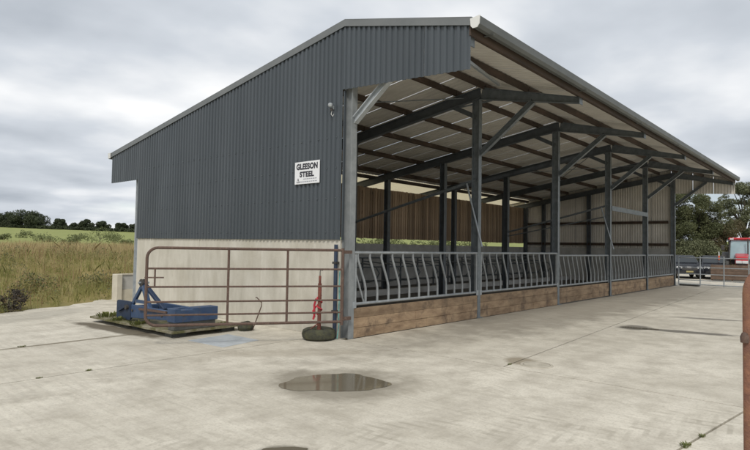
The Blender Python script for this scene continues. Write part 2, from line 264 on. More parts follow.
# ------------------------------------------------------------------ mesh helpers
class MB:
    def __init__(s): s.v = []; s.f = []; s.mi = []
    def add(s, v, f, mi=0):
        o = len(s.v); s.v += [tuple(map(float, p)) for p in v]; s.f += [tuple(i+o for i in q) for q in f]; s.mi += [mi]*len(f); return s
    def box(s, a, b, mi=0):
        x0, y0, z0 = a; x1, y1, z1 = b
        return s.add([(x0,y0,z0),(x1,y0,z0),(x1,y1,z0),(x0,y1,z0),(x0,y0,z1),(x1,y0,z1),(x1,y1,z1),(x0,y1,z1)],
              [(0,3,2,1),(4,5,6,7),(0,1,5,4),(1,2,6,5),(2,3,7,6),(3,0,4,7)], mi)
    def bar(s, p, q, w, h, up=(0,0,1), mi=0, w2=None, h2=None):
        p = Vector(p); q = Vector(q); d = (q-p).normalized(); u = Vector(up)
        sd_ = d.cross(u).normalized(); u = sd_.cross(d).normalized(); v = []
        for c, ww, hh in ((p, w, h), (q, w2 or w, h2 or h)):
            for a, b in ((-1,-1),(1,-1),(1,1),(-1,1)): v.append(c + sd_*(a*ww/2) + u*(b*hh/2))
        return s.add(v, [(0,1,2,3),(7,6,5,4),(0,4,5,1),(1,5,6,2),(2,6,7,3),(3,7,4,0)], mi)
    def ibeam(s, p, q, depth, width, tf=0.014, tw=0.01, up=(0,0,1), d2=None):
        """I section: depth along up, width across"""
        p = Vector(p); q = Vector(q); d = (q-p).normalized(); u = Vector(up); sd_ = d.cross(u).normalized(); u = sd_.cross(d).normalized(); d2 = d2 or depth
        s.bar(p+u*(depth/2-tf/2), q+u*(d2/2-tf/2), width, tf, up); s.bar(p-u*(depth/2-tf/2), q-u*(d2/2-tf/2), width, tf, up)
        s.bar(p, q, tw, depth-2*tf-0.0005, up, h2=d2-2*tf-0.0005); return s
    def tube(s, pts, r, n=8, cap=True, mi=0, r2=None):
        pts = [Vector(p) for p in pts]; k = len(pts); v = []; f = []
        t0 = (pts[1]-pts[0]).normalized(); a = Vector((0,0,1)) if abs(t0.z) < 0.9 else Vector((1,0,0)); nrm = t0.cross(a).normalized()
        for i in range(k):
            t = (pts[min(i+1,k-1)]-pts[max(i-1,0)]).normalized(); nrm = (nrm - t*nrm.dot(t)).normalized(); b = t.cross(nrm)
            rr = r if r2 is None else r+(r2-r)*i/(k-1)
            for j in range(n): an = 2*math.pi*j/n; v.append(pts[i] + (nrm*math.cos(an)+b*math.sin(an))*rr)
        for i in range(k-1):
            for j in range(n): f.append((i*n+j, i*n+(j+1)%n, (i+1)*n+(j+1)%n, (i+1)*n+j))
        if cap: f += [tuple(range(n-1,-1,-1)), tuple((k-1)*n+j for j in range(n))]
        return s.add(v, f, mi)
    def prism(s, poly, axis, a, b, mi=0):
        """extrude 2D polygon along axis between a and b"""
        def mk(p, t): return (t, p[0], p[1]) if axis == 0 else ((p[0], t, p[1]) if axis == 1 else (p[0], p[1], t))
        n = len(poly); v = [mk(p, a) for p in poly] + [mk(p, b) for p in poly]
        f = [tuple(range(n-1,-1,-1)), tuple(range(n, 2*n))] + [(i, (i+1)%n, n+(i+1)%n, n+i) for i in range(n)]
        return s.add(v, f, mi)
    def lathe(s, prof, c, n=20, axis=2, mi=0):
        v = []; f = []; k = len(prof)
        for j in range(n):
            an = 2*math.pi*j/n
            for r, h in prof:
                x, y = r*math.cos(an), r*math.sin(an)
                p = (x, y, h) if axis == 2 else ((x, h, y) if axis == 1 else (h, x, y)); v.append((p[0]+c[0], p[1]+c[1], p[2]+c[2]))
        for j in range(n):
            for i in range(k-1): f.append((j*k+i, ((j+1)%n)*k+i, ((j+1)%n)*k+i+1, j*k+i+1))
        return s.add(v, f, mi)
    def mesh(s, name, mats, smooth=False, bevel=0.0):
        me = bpy.data.meshes.new(name); me.from_pydata(s.v, [], s.f)
        for m in (mats if isinstance(mats, (list, tuple)) else [mats]): me.materials.append(m)
        me.polygons.foreach_set('material_index', s.mi)
        bm = bmesh.new(); bm.from_mesh(me)
        bmesh.ops.recalc_face_normals(bm, faces=bm.faces)
        if bevel: bmesh.ops.bevel(bm, geom=list(bm.edges), offset=bevel, segments=1, affect='EDGES', profile=0.5, clamp_overlap=True)
        bm.to_mesh(me); bm.free()
        if smooth:
            me.polygons.foreach_set('use_smooth', [True]*len(me.polygons)); me.set_sharp_from_angle(angle=R(40))
        me.update(); return me
    def build(s, name, mats, parent=None, smooth=False, bevel=0.0): return obj(name, s.mesh(name, mats, smooth, bevel), parent)
def obj(name, me, parent=None, loc=None, rz=0.0):
    o = bpy.data.objects.new(name, me); col.objects.link(o)
    if parent: o.parent = parent
    if loc is not None: o.location = loc
    if rz: o.rotation_euler.z = rz
    return o
def tag(o, label, cat, group=None):
    o['label'] = label; o['category'] = cat
    if group: o['group'] = group
    return o
def thing(name, label, cat, loc=(0,0,0), rz=0.0, group=None):
    o = bpy.data.objects.new(name, None); col.objects.link(o); o.location = loc; o.rotation_euler.z = rz; o.empty_display_size = 0.2
    return tag(o, label, cat, group)
def struct(o, kind='structure'): o['kind'] = kind; return o
def dup(root, loc, rz=None):
    def cp(o, par):
        c = o.copy(); col.objects.link(c); c.parent = par
        for ch in o.children: cp(ch, c)
        return c
    r = cp(root, None); r.location = loc
    if rz is not None: r.rotation_euler.z = rz
    return r
def faces_np(name, V, k, mats, parent=None, attr=None):
    """V: (n*k,3) array, n separate k-gons"""
    n = len(V)//k; me = bpy.data.meshes.new(name); me.vertices.add(n*k); me.vertices.foreach_set('co', V.astype(np.float32).ravel())
    me.loops.add(n*k); me.loops.foreach_set('vertex_index', np.arange(n*k, dtype=np.int32)); me.polygons.add(n)
    me.polygons.foreach_set('loop_start', np.arange(0, n*k, k, dtype=np.int32)); me.polygons.foreach_set('loop_total', np.full(n, k, dtype=np.int32))
    me.materials.append(mats); me.update(calc_edges=True); me.validate()
    return obj(name, me, parent)

# ------------------------------------------------------------------ terrain: field rising behind the yard
EA = np.array([-3.32, 7.95]); ED = np.array([3.58, 2.07]); ED = ED/np.linalg.norm(ED); EN = np.array([-ED[1], ED[0]])
def tdist(x, y):
    return np.maximum(np.maximum((x-EA[0])*EN[0]+(y-EA[1])*EN[1], y-11.6), x-45.0)
def sstep(a, b, t): t = np.clip((t-a)/(b-a), 0, 1); return t*t*(3-2*t)
def hgt(x, y):
    t = tdist(x, y)
    h = -0.06 + 0.06*sstep(-0.3, 0.1, t) + 0.95*sstep(0.3, 9.0, t) + np.clip(t-22, 0, None)*0.028
    h = np.where(t > 260, 0.01+0.95+238*0.028+(t-260)*0.004, h)
    return h + sstep(0.5, 4, t)*(0.12*np.sin(x*0.9+1)*np.sin(y*0.7)+0.08*np.sin(x*1.9+y*1.3))*(1-0.7*sstep(30, 60, t))
gx = np.concatenate([np.linspace(-3000, -120, 14), np.linspace(-100, -32, 18), np.arange(-30, 60, 0.9), np.linspace(62, 160, 40), np.linspace(180, 3000, 16)])
gy = np.concatenate([np.linspace(-3000, -100, 12), np.linspace(-80, -4, 20), np.arange(-3, 45, 0.9), np.linspace(47, 260, 70), np.linspace(300, 3000, 16)])
GX, GY = np.meshgrid(gx, gy); GZ = hgt(GX, GY); nx_, ny_ = len(gx), len(gy)
idx = np.arange(nx_*ny_).reshape(ny_, nx_)
me = bpy.data.meshes.new('field'); me.from_pydata(np.stack([GX, GY, GZ], -1).reshape(-1, 3).tolist(), [], np.stack([idx[:-1,:-1], idx[:-1,1:], idx[1:,1:], idx[1:,:-1]], -1).reshape(-1, 4).tolist())
at = me.attributes.new('pasture', 'FLOAT', 'POINT'); at.data.foreach_set('value', sstep(22, 30, tdist(GX, GY)).astype(np.float32).ravel())
me.materials.append(M['field']); me.polygons.foreach_set('use_smooth', [True]*len(me.polygons)); struct(obj('field', me))

# ------------------------------------------------------------------ concrete yard in cast bays with open joints
yard = thing('yard', 'pale concrete yard', 'yard'); struct(yard); del yard['label'], yard['category']
def Lx(y): return EA[0] + (y-EA[1])*ED[0]/ED[1]
J = 0.013
def bay(poly, j=0.0):
    m = MB().prism(poly, 2, -0.15, 0.0); return m.build('slab', M['yard'], yard)
edge = [(EA[0]+ED[0]*s+EN[0]*(0.12*math.sin(s*2.1)+0.1*math.sin(s*5.3+1)), EA[1]+ED[1]*s+EN[1]*(0.12*math.sin(s*2.1)+0.1*math.sin(s*5.3+1))) for s in np.arange(-27, 3.8, 0.35)]
low = [p for p in edge if p[1] < 0.62]; mid = [p for p in edge if 0.64 < p[1] < 3.08]; hi = [p for p in edge if p[1] > 3.12]
JP = [(-0.009, -6.2), (-1.85, -5.96), (-6.0, -5.45), (-26.5, -5.45)]
bay([(p[0], p[1]+J) for p in JP[::-1]] + [(-J, 0.14), (0.3, 0.14), (0.3, 0.62-J)] + [(low[-1][0]+0.3, 0.62-J)] + [p for p in low[::-1] if p[1] > -5.3])
bay([(0.3, 0.62+J), (0.3, 3.1-J), (mid[-1][0]+0.1, 3.1-J)] + mid[::-1] + [(mid[0][0]+0.1, 0.62+J)])
bay([(0.3, 3.1+J), (0.3, 8.15), (-0.02, 8.2), (-0.02, 9.75)] + hi[::-1] + [(hi[0][0]+0.15, 3.1+J)])
bay([(-27, -22), (-J, -22)] + [(p[0], p[1]-J) for p in JP])
xs = [0, 6.0, 12.0, 18.0, 24.2, 33.0, 44.6]
for a, b in zip(xs[:-1], xs[1:]):
    def yj(x): return -3.2+0.062*x if x < 25 else -1.65
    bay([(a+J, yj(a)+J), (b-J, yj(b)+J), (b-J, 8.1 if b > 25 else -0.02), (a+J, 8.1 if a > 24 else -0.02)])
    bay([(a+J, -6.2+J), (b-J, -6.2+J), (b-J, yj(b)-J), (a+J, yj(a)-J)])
    bay([(a+J, -22), (b-J, -22), (b-J, -6.2-J), (a+J, -6.2-J)])
bay([(0.0+J, 8.5), (24.2, 8.5), (24.2, 11.4), (3.1, 11.4), (0.0+J, 9.8)])
bay([(24.2+2*J, 8.12), (44.6, 8.12), (44.6, 11.4), (24.2+2*J, 11.4)])
pf = MB().box((0.25, 0.02, -0.12), (23.95, 8.28, 0.02)).build('pen_floor', M['floor_in']); struct(pf)

def blob(name, cx, cy, rx, ry, rot, z, m, seed, n=160, amp=0.16):
    r = random.Random(seed); ph = [r.uniform(0, 6.3) for _ in range(5)]; v = []
    for i in range(n):
        a = 2*math.pi*i/n; k = 1+amp*(math.sin(2*a+ph[0])*0.6+math.sin(3*a+ph[1])*0.5+math.sin(5*a+ph[2])*0.3+math.sin(9*a+ph[3])*0.15+math.sin(17*a+ph[4])*0.05+math.sin(31*a+ph[1])*0.03)
        x, y = rx*k*math.cos(a), ry*k*math.sin(a); v.append((cx+x*math.cos(rot)-y*math.sin(rot), cy+x*math.sin(rot)+y*math.cos(rot), z))
    me = bpy.data.meshes.new(name); me.from_pydata(v, [], [tuple(range(n))]); me.materials.append(m); return struct(obj(name, me))
blob('puddle', -2.40, -2.15, 0.60, 0.50, R(-42), 0.004, M['water'], 3, amp=0.17)
blob('puddle', -4.34, -3.50, 0.17, 0.08, R(-44), 0.004, M['water'], 8)
blob('damp_patch', 5.85, -3.42, 0.16, 0.36, R(12), 0.004, M['water'], 5)

t = thing('drain_cover', 'round concrete drain cover flush with the yard where the joints meet', 'drain cover', (0.46, -3.50, 0.001))
MB().lathe([(0.001, 0.0), (0.185, 0.0), (0.19, 0.005), (0.001, 0.006)], (0, 0, 0), 32).build('lid', M['cover'], t, True)
MB().lathe([(0.20, 0.0), (0.20, 0.007), (0.235, 0.007), (0.24, 0.0)], (0, 0, 0), 32).build('rim', M['cover'], t, True)
# ------------------------------------------------------------------ the shed
B = 4.8
FX = [0.15] + [i*B-0.07 for i in range(1, 5)] + [23.93]
RY, RZ = 0.15, 5.98; BY, BZ = 9.93, 4.394; CY, CZ = -2.594, 5.313
SB = (RZ-BZ)/(BY-RY); SC = (RZ-CZ)/(RY-CY)
def roofz(y): return RZ-(y-RY)*SB if y > RY else RZ-(RY-y)*SC
shed = thing('cattle_shed', 'long open-fronted steel cattle shed with dark grey cladding and cantilever canopy', 'shed')

# columns, rafters, canopy beams, braces
for i, x in enumerate(FX):
    ms = M['corner'] if i == 0 else M['galv_dk']
    c = MB().ibeam((x, 0.1, 0), (x, 0.1, 5.42), 0.20, 0.14, up=(0, 1, 0)).build('column', ms, shed)
    if i: MB().box((x-0.11, -0.05, 0.003), (x+0.11, 0.25, 0.02)).build('base_plate', M['galv_dk'], c)
    for yc in ((4.35, 7.0) if i else (4.35, 8.1)):
        c = MB().ibeam((x, yc, 0), (x, yc, roofz(yc)-0.5), 0.20, 0.17, up=(0, 1, 0)).build('column', M['steel_in'], shed)
    zt = 0.26 + 0.13      # roof skin + purlin + half depth
    MB().ibeam((x, 0.0, RZ-zt), (x, 9.6, roofz(9.6)-zt), 0.26, 0.13).build('rafter', M['steel_in'], shed)
    MB().ibeam((x, -0.02, RZ-zt-0.02), (x, -2.50, roofz(-2.50)-0.26-0.07), 0.30, 0.13, d2=0.14).build('canopy_beam', M['galv_dk'], shed)
    MB().box((x-0.09, -2.525, roofz(-2.5)-0.42), (x+0.09, -2.505, roofz(-2.5)-0.24)).build('beam_end_plate', M['galv_dk'], shed)
    MB().ibeam((x, 0.0, 4.06), (x, -1.40, 5.16), 0.13, 0.11, up=(0, -0.63, 0.77)).build('knee_brace', M['galv_lt'] if i == 0 else M['galv_dk'], shed)
    MB().bar((x, 0.12, 5.0), (x, 0.85, 5.38), 0.12, 0.012, up=(1, 0, 0)).build('haunch', M['steel_in'], shed)

# purlins, one length for each bay
pm = MB().box((0, -0.035, -0.07), (B-0.012, 0.035, 0.07)).mesh('purlin', M['purlin'])
PY = [-2.46, -1.25, -0.10, 0.75, 2.35, 3.95, 5.55, 7.15, 7.98, 9.7]
for y in PY:
    for b in range(5):
        x0 = 0.06 if b == 0 else FX[b]; o = obj('purlin', pm, shed, (x0+0.004, y, roofz(y)-0.17+rng.uniform(-.006, .006)))
        o.scale.x = (FX[b+1]-x0)/B
        o.rotation_euler.x = math.atan(-SB if y > RY else SC)
# roof sheets: box profile, laid with narrow ventilation gaps
def sheet(y0, y1, w, pitch=0.2, h=0.018, th=0.006):
    """roof sheet spanning 0..w in x from y0 to y1 (local z along the roof line)"""
    pr = []; n = int(round(w/pitch)); p = w/n
    for k in range(n):
        a = k*p; pr += [(a, 0), (a+p*0.42, 0), (a+p*0.54, h), (a+p*0.86, h)]
    pr.append((w, 0)); k = len(pr); v = []; f = []; mi = []
    ys = [y0, y1]
    for off in (0, -th):
        for y in ys:
            for (a, b) in pr: v.append((a, y, b+off+roofz(y)-0.075))
    for j in range(k-1):
        f.append((j, j+1, k+j+1, k+j)); mi.append(0)
        f.append((2*k+j, 3*k+j, 3*k+j+1, 2*k+j+1)); mi.append(1)
        f.append((j, 2*k+j, 2*k+j+1, j+1)); mi.append(0); f.append((k+j, k+j+1, 3*k+j+1, 3*k+j)); mi.append(0)
    f += [(0, k, 3*k, 2*k), (k-1, 3*k-1, 4*k-1, 2*k-1)]; mi += [0, 0]
    m = MB(); m.add(v, f); m.mi = mi; return m
NSH = 24; SWD = 24.0/NSH
sm1 = sheet(RY+0.02, 7.93, SWD-0.026).mesh('roof_sheet', [M['roof_top'], M['sheet_in']])
sm2 = sheet(7.95, BY, SWD-0.010).mesh('rooflight_sheet', [M['rooflight'], M['rooflight']])
sm3 = sheet(CY, RY-0.02, SWD-0.010).mesh('canopy_sheet', [M['roof_top'], M['sheet_in']])
for k in range(NSH):
    for nm, sm in (('roof_sheet', sm1), ('rooflight_sheet', sm2), ('canopy_sheet', sm3)):
        obj(nm, sm, shed, (0.045+k*SWD, 0, rng.uniform(-.002, .002)))
rg = MB(); rg.bar((0.0, RY+0.14, RZ-0.025), (24.08, RY+0.14, RZ-0.025), 0.28, 0.008, up=(0, SB, 1)).bar((0.0, RY-0.14, RZ-0.035), (24.08, RY-0.14, RZ-0.035), 0.28, 0.008, up=(0, -SC, 1)); rg.build('ridge_capping', M['flash'], shed)

# corrugated wall sheets, each about a metre wide, cut to the roof line
def wsheet(xo, sgn, y0, y1, bot, top, outer, inner, name='wall_sheet', pitch=0.125, h=0.024):
    n = max(1, int(round((y1-y0)/pitch))); p = (y1-y0)/n; pr = []
    for k in range(n):
        a = y0+k*p; pr += [(a+(0.008 if k == 0 else 0.0), 0), (a+p*0.40, 0), (a+p*0.52, h), (a+p*0.88, h)]
    pr.append((y1-0.008, 0)); k = len(pr); v = []; f = []; mi = []
    for off in (0.0, 0.006):
        for zf in (bot, top):
            for (y, d) in pr: v.append((xo+sgn*(d-off), y, zf(y)))
    for j in range(k-1):
        f.append((j, j+1, k+j+1, k+j)); mi.append(0); f.append((2*k+j, 3*k+j, 3*k+j+1, 2*k+j+1)); mi.append(1)
        f.append((j, 2*k+j, 2*k+j+1, j+1)); mi.append(0); f.append((k+j, k+j+1, 3*k+j+1, 3*k+j)); mi.append(0)
    f += [(0, k, 3*k, 2*k), (k-1, 3*k-1, 4*k-1, 2*k-1)]; mi += [0, 0]
    m = MB(); m.add(v, f); m.mi = mi; return m.build(name, [outer, inner], shed)
topf = lambda y: roofz(y)-0.10
def cbot(y): return 4.507+(4.656-4.507)*(y-CY)/(0.1-CY)
ysp = [0.20, 1.15, 2.15, 3.15, 4.15, 5.15, 6.15, 7.15, 8.21]
for xo, sg in ((0.035, -1), (24.045, 1)):
    for a, b in zip(ysp[:-1], ysp[1:]):
        wsheet(xo+sg*rng.uniform(0, .010), sg, a, b, lambda y: 1.83, topf, M['clad'], M['sheet_in'])
    for a, b in ((8.21, 9.05), (9.05, 9.90)): wsheet(xo, sg, a, b, lambda y: 3.485, topf, M['clad'], M['sheet_in'])
    for a, b in ((-2.58, -1.68), (-1.68, -0.78), (-0.78, 0.20)): wsheet(xo+sg*0.002, sg, a, b, cbot, topf, M['clad'], M['sheet_in'])
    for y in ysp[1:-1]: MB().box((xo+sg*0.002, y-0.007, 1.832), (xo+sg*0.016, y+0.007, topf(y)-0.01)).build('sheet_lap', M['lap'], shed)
    fx = MB()
    for z in (1.98, 2.62, 3.2, 3.78):
        for y in np.arange(0.33, 8.2, 0.25):
            if z < topf(y)-0.1: fx.box((xo+sg*0.005, y-0.006, z-0.006), (xo+sg*0.034, y+0.006, z+0.006))
    struct(fx.build('sheet_screws', M['galv_dk'], shed), 'stuff')
    # barge flashing on the verge: vertical face and a top lip
    fl = MB()
    for (ya, yb) in ((RY, BY+0.02), (CY-0.02, RY)):
        za, zb = roofz(ya), roofz(yb); X0, X1 = (xo+sg*0.038, xo+sg*0.046)
        fl.add([(X0,ya,za-0.125),(X0,yb,zb-0.125),(X0,yb,zb),(X0,ya,za),(X1,ya,za-0.125),(X1,yb,zb-0.125),(X1,yb,zb),(X1,ya,za)], [(0,1,2,3),(7,6,5,4),(0,4,5,1),(1,5,6,2),(2,6,7,3),(3,7,4,0)])
        Xi = xo-sg*0.16
        fl.add([(Xi,ya,za+0.002),(Xi,yb,zb+0.002),(X1,yb,zb+0.002),(X1,ya,za+0.002),(Xi,ya,za+0.010),(Xi,yb,zb+0.010),(X1,yb,zb+0.010),(X1,ya,za+0.010)], [(0,1,2,3),(7,6,5,4),(0,4,5,1),(1,5,6,2),(2,6,7,3),(3,7,4,0)])
    fl.build('barge_flashing', M['flash'], shed)
    # cladding rails inside
    for z in (2.05, 3.2): MB().box((xo-sg*0.10-0.03, 0.32, z-0.07), (xo-sg*0.10+0.03, 8.0, z+0.07)).build('cladding_rail', M['purlin'], shed)
    MB().box((xo-sg*0.02-0.012, 0.165, 1.83), (xo-sg*0.02+0.012+0.02, 0.195, 4.64)).build('corner_flashing', M['clad'], shed)
# gutter on canopy eave and at the back
gp = [(-0.0, 0.0), (-0.01, -0.11), (-0.05, -0.15), (-0.12, -0.15), (-0.155, -0.10), (-0.165, 0.02), (-0.150, 0.02), (-0.142, -0.09), (-0.115, -0.135), (-0.055, -0.135), (-0.022, -0.105), (-0.012, 0.0)]
g = MB().prism([(CY-0.005+a, CZ-0.035+b) for a, b in gp], 0, -0.02, 24.12).build('gutter', M['gutter'], shed)
for xx in (-0.03, 24.12): MB().prism([(CY-0.003, CZ-0.03), (CY-0.015, CZ-0.15), (CY-0.05, CZ-0.19), (CY-0.13, CZ-0.19), (CY-0.168, CZ-0.14), (CY-0.178, CZ-0.01)], 0, xx, xx+0.012).build('gutter_end_cap', M['white_pl'], g)
for xx in np.arange(0.4, 24, 4.0): MB().box((xx, CY-0.172, CZ-0.19), (xx+0.04, CY-0.001, CZ-0.178)).build('gutter_bracket', M['gutter'], g)
MB().box((0.02, CY+0.006, CZ-0.27), (24.06, CY+0.04, CZ-0.10)).build('fascia_board', M['purlin'], shed)
g = MB().prism([(BY+0.165+a, BZ-0.02+b) for a, b in gp], 0, -0.02, 24.12).build('gutter', M['gutter'], shed)
MB().box((-0.03, BY+0.001, BZ-0.15), (-0.021, BY+0.17, BZ+0.01)).build('gutter_end_cap', M['white_pl'], g)

# end walls in cast concrete, bays with vertical shutter joints
for xa, xb in ((0.045, 0.25), (23.98, 24.16)):
    ys = [0.22, 1.42, 2.62, 3.82, 5.02, 6.22, 7.42, 8.20] if xa < 1 else [0.22, 2.9, 5.6, 8.20]
    for a, b in zip(ys[:-1], ys[1:]):
        MB().box((xa+rng.uniform(0, .004), a+0.002, 0.0), (xb, b-0.002, 1.845), ).build('concrete_panel', M['wall'] if xa < 1 else M['greyconc'], shed, bevel=0.004)
MB().ibeam((0.15, 8.33, 0), (0.15, 8.33, 3.6), 0.2, 0.16, up=(0, 1, 0)).build('column', M['galv_lt'], shed)
# back wall: concrete below, spaced boarding above, open strip between
for b in range(5): MB().box((FX[b]+0.1, 8.3, 0), (FX[b+1]+0.098 if b < 4 else 24.15, 8.45, 1.83)).build('concrete_panel', M['greyconc'], shed)
MB().ibeam((23.9, 8.13, 0), (23.9, 8.13, 4.2), 0.2, 0.16, up=(0, 1, 0)).build('column', M['steel_in'], shed)
bm_ = MB().box((-0.066, -0.011, 2.05), (0.066, 0.011, 4.16)).mesh('board', M['board'])
nb = 148
for k in range(nb):
    o = obj('board', bm_, shed, (0.33+k*(23.68/(nb-1)), 8.26, rng.uniform(-.012, .012)), 0); o.rotation_euler.y = rng.uniform(-.004, .004)
    if k < nb-1: obj('board', bm_, shed, (0.33+(k+0.5)*(23.68/(nb-1)), 8.36, rng.uniform(-.012, .012)))
for z in (2.3, 3.1, 3.95): MB().box((0.26, 8.275, z-0.06), (23.97, 8.33, z+0.06)).build('board_rail', M['purlin'], shed)
# front kerb planks between the columns
for b in range(5):
    x0, x1 = FX[b]+0.075, FX[b+1]-0.075; yo = 0.04 if b < 2 else 0.09
    for r, (z0, z1) in enumerate(((0.0, 0.185), (0.188, 0.37), (0.373, 0.555 if b < 2 else 0.50))):
        cut = [x0, x0+(x1-x0)*rng.uniform(0.3, 0.7), x1]
        for a, c in zip(cut[:-1], cut[1:]):
            d = rng.uniform(-.006, .006); MB().box((a+0.002, yo-0.035+d, z0+0.001), (c-0.002, yo+0.035, z1)).build('plank', M['plank'], shed, bevel=0.004)
# raised pen rails in two frames, angle stays and roof bracing
for fi in (1, 3):
    x = FX[fi]
    MB().tube([(x, 0.10, 3.42), (x, 4.28, 2.42)], 0.038).build('pen_rail', M['galv_dk'], shed, True)
    MB().tube([(x-0.1, 0.32, 3.33), (x-0.1, -0.13, 1.75)], 0.024).build('rail_stay', M['galv'], shed, True)
    if fi == 3: MB().tube([(x, 4.28, 2.25), (x, 0.14, 3.0)], 0.022).build('rail_stay', M['galv_dk'], shed, True)
MB().box((FX[3]+0.08, -0.02, 3.22), (FX[4]-0.08, 0.02, 3.40)).build('tie_beam', M['galv_dk'], shed)
for (a, b2) in (((0.10, -2.45, 4.70), (3.46, -1.2, 5.30)),):
    MB().bar(a, b2, 0.05, 0.05).build('canopy_stay', M['galv'], shed)
for b in range(5):
    for (ya, yb) in ((1.2, 0.3), (4.1, 5.4)):
        p = (FX[b]+0.02, ya, roofz(ya)-0.50); q = (FX[b]+1.1, yb, roofz(yb)-0.27); MB().bar(p, q, 0.04, 0.04).build('rafter_stay', M['galv_dk'], shed)
    if b in (0, 3): MB().tube([(FX[b], 0.5, roofz(.5)-0.36), (FX[b+1], 4.3, roofz(4.3)-0.36)], 0.014, 6).build('wind_brace', M['galv_dk'], shed); MB().tube([(FX[b+1], 0.5, roofz(.5)-0.38), (FX[b], 4.3, roofz(4.3)-0.38)], 0.014, 6).build('wind_brace', M['galv_dk'], shed)

# ------------------------------------------------------------------ feed barriers (one per bay)
ORD = ['nearest the rusty yard gate, in the first bay', 'in the second bay from the white sign', 'in the middle bay of the shed front', 'in the fourth bay, second from the far end', 'in the farthest bay, beside the far field gate']
for b in range(5):
    x0, x1 = FX[b]+0.08, FX[b+1]-0.08; zt = 1.592 if b < 2 else 1.525; zb = 0.63 if b < 2 else 0.57; y = 0.03 if b < 2 else 0.08
    t = thing('feed_barrier', 'galvanised feed barrier with bent slanting bars ' + ORD[b], 'feed barrier', (x0, y, 0), 0, 'feed barriers along the shed front')
    MB().tube([(0, 0, zt), (x1-x0, 0, zt)], 0.03, 10).build('top_rail', M['bars'], t, True)
    MB().tube([(0, 0, zb), (x1-x0, 0, zb)], 0.03, 10).build('bottom_rail', M['bars'], t, True)
    for e_ in (0.03, x1-x0-0.03): MB().bar((e_, 0, zb+0.03), (e_, 0, zt-0.03), 0.05, 0.05, up=(0, 1, 0)).build('end_post', M['bars'], t)
    for q in (0.0, x1-x0): MB().box((q-0.05, -0.034, zb-0.07), (q+0.05, -0.026, zb+0.05)).build('bracket', M['galv'], t)
    n = 12; sp = (x1-x0-0.30)/n; dx = 0.24; zs, ze = zt, zb; H = zs-ze
    bp_ = [(0, 0, H), (0, 0, H*0.93), (0.012, 0, H*0.86), (0.05, 0, H*0.77), (dx-0.04, 0, H*0.42), (dx-0.008, 0, H*0.32), (dx, 0, H*0.24), (dx, 0, 0)]
    bmsh = MB().tube(bp_, 0.0245, 8, False).mesh('bar', M['bars'], True)
    for k in range(n): obj('bar', bmsh, t, (0.10+k*sp, 0, ze))
    if b == 0: MB().tube([(0.04, 0, zt-0.35), (0.30, 0, zb)], 0.018).build('bar', M['bars'], t, True)

# cubicle dividers standing inside, along the back and the middle
cg = 'dark cubicle dividers inside the shed'
def cubicle(loc, rz):
    t = thing('cubicle_divider', 'dark tubular cubicle divider standing inside the shed behind the feed barriers', 'cubicle divider', loc, rz, cg)
    MB().tube([(0, 0, 0), (0, 0, 1.25)], 0.035).build('post', M['steel_in'], t, True)
    MB().tube([(0, 0.0, 1.12), (0, -1.4, 1.05), (0, -1.75, 0.95), (0, -1.9, 0.75), (0, -1.75, 0.52), (0, -1.4, 0.42), (0, 0, 0.35)], 0.026).build('loop', M['galv_dk'], t, True)
    return t
c0 = cubicle((1.6, 7.6, 0.02), 0.0)
for k in range(1, 18): dup(c0, (1.6+k*1.2, 7.6, 0.02))
for k in range(2):
    t = thing('neck_rail', ('upper' if k else 'lower') + ' long dark steel rail across the cubicle dividers inside the shed', 'rail', (0.3, 7.45, 0))
    MB().tube([(0, 0, 1.27 if k else 0.9), (23.5, 0, 1.27 if k else 0.9)], 0.028).build('tube', M['galv_dk'], t, True)
kb = MB().box((0.3, 5.45, 0.02), (23.9, 5.62, 0.22)).build('cubicle_kerb', M['greyconc'], shed)

# ------------------------------------------------------------------ sign on the end wall
SX = -0.012
sg = thing('sign', 'white rectangular sign reading GLEESON STEEL on the dark cladding', 'sign', (SX, 1.11, 3.155))
MB().box((-0.012, -0.36, -0.222), (0.0, 0.36, 0.222)).build('panel', M['sign'], sg, bevel=0.002)
def text(s, wide, high, y, z, m, name='lettering', bold=0.012):
    c = bpy.data.curves.new(name, 'FONT'); c.body = s; c.size = 1.0; c.align_x = 'CENTER'; c.align_y = 'CENTER'; c.offset = bold*1.6; c.space_character = 1.06
    o = bpy.data.objects.new('tmp_text', c); col.objects.link(o); dg = bpy.context.evaluated_depsgraph_get(); me = bpy.data.meshes.new_from_object(o.evaluated_get(dg)); bpy.data.objects.remove(o)
    V = np.array([v.co[:] for v in me.vertices]); mn, mx = V.min(0), V.max(0); sc = (wide/(mx[0]-mn[0]), high/(mx[1]-mn[1])); ct = (mn+mx)/2
    for v in me.vertices: v.co = (-0.0145, y-(v.co.x-ct[0])*sc[0], z+(v.co.y-ct[1])*sc[1])
    me.materials.clear(); me.materials.append(m); me.name = name; return obj(name, me, sg)
text('GLEESON', 0.62, 0.125, 0.0, 0.125, M['ink'], bold=0.033); text('STEEL', 0.42, 0.115, 0.0, -0.03, M['ink'], bold=0.033)
for z, a, b in ((-0.125, 0.10, -0.28), (-0.178, 0.20, -0.30)):
    m = MB(); y = a; r = random.Random(int(a*100))
    while y > b: wd = r.uniform(0.02, 0.06); m.box((-0.0145, y-wd, z-0.008), (-0.0125, y, z+0.008)); y -= wd+0.014
    m.build('small_print', M['ink_lt'], sg)
m = MB(); m.prism([(0.30, -0.195), (0.21, -0.195), (0.255, -0.10)], 0, -0.0145, -0.0125); m.build('triangle_mark', M['ink'], sg)
m = MB(); m.prism([(0.28, -0.185), (0.23, -0.185), (0.255, -0.135)], 0, -0.0165, -0.0147); m.build('triangle_inset', M['sign'], sg)
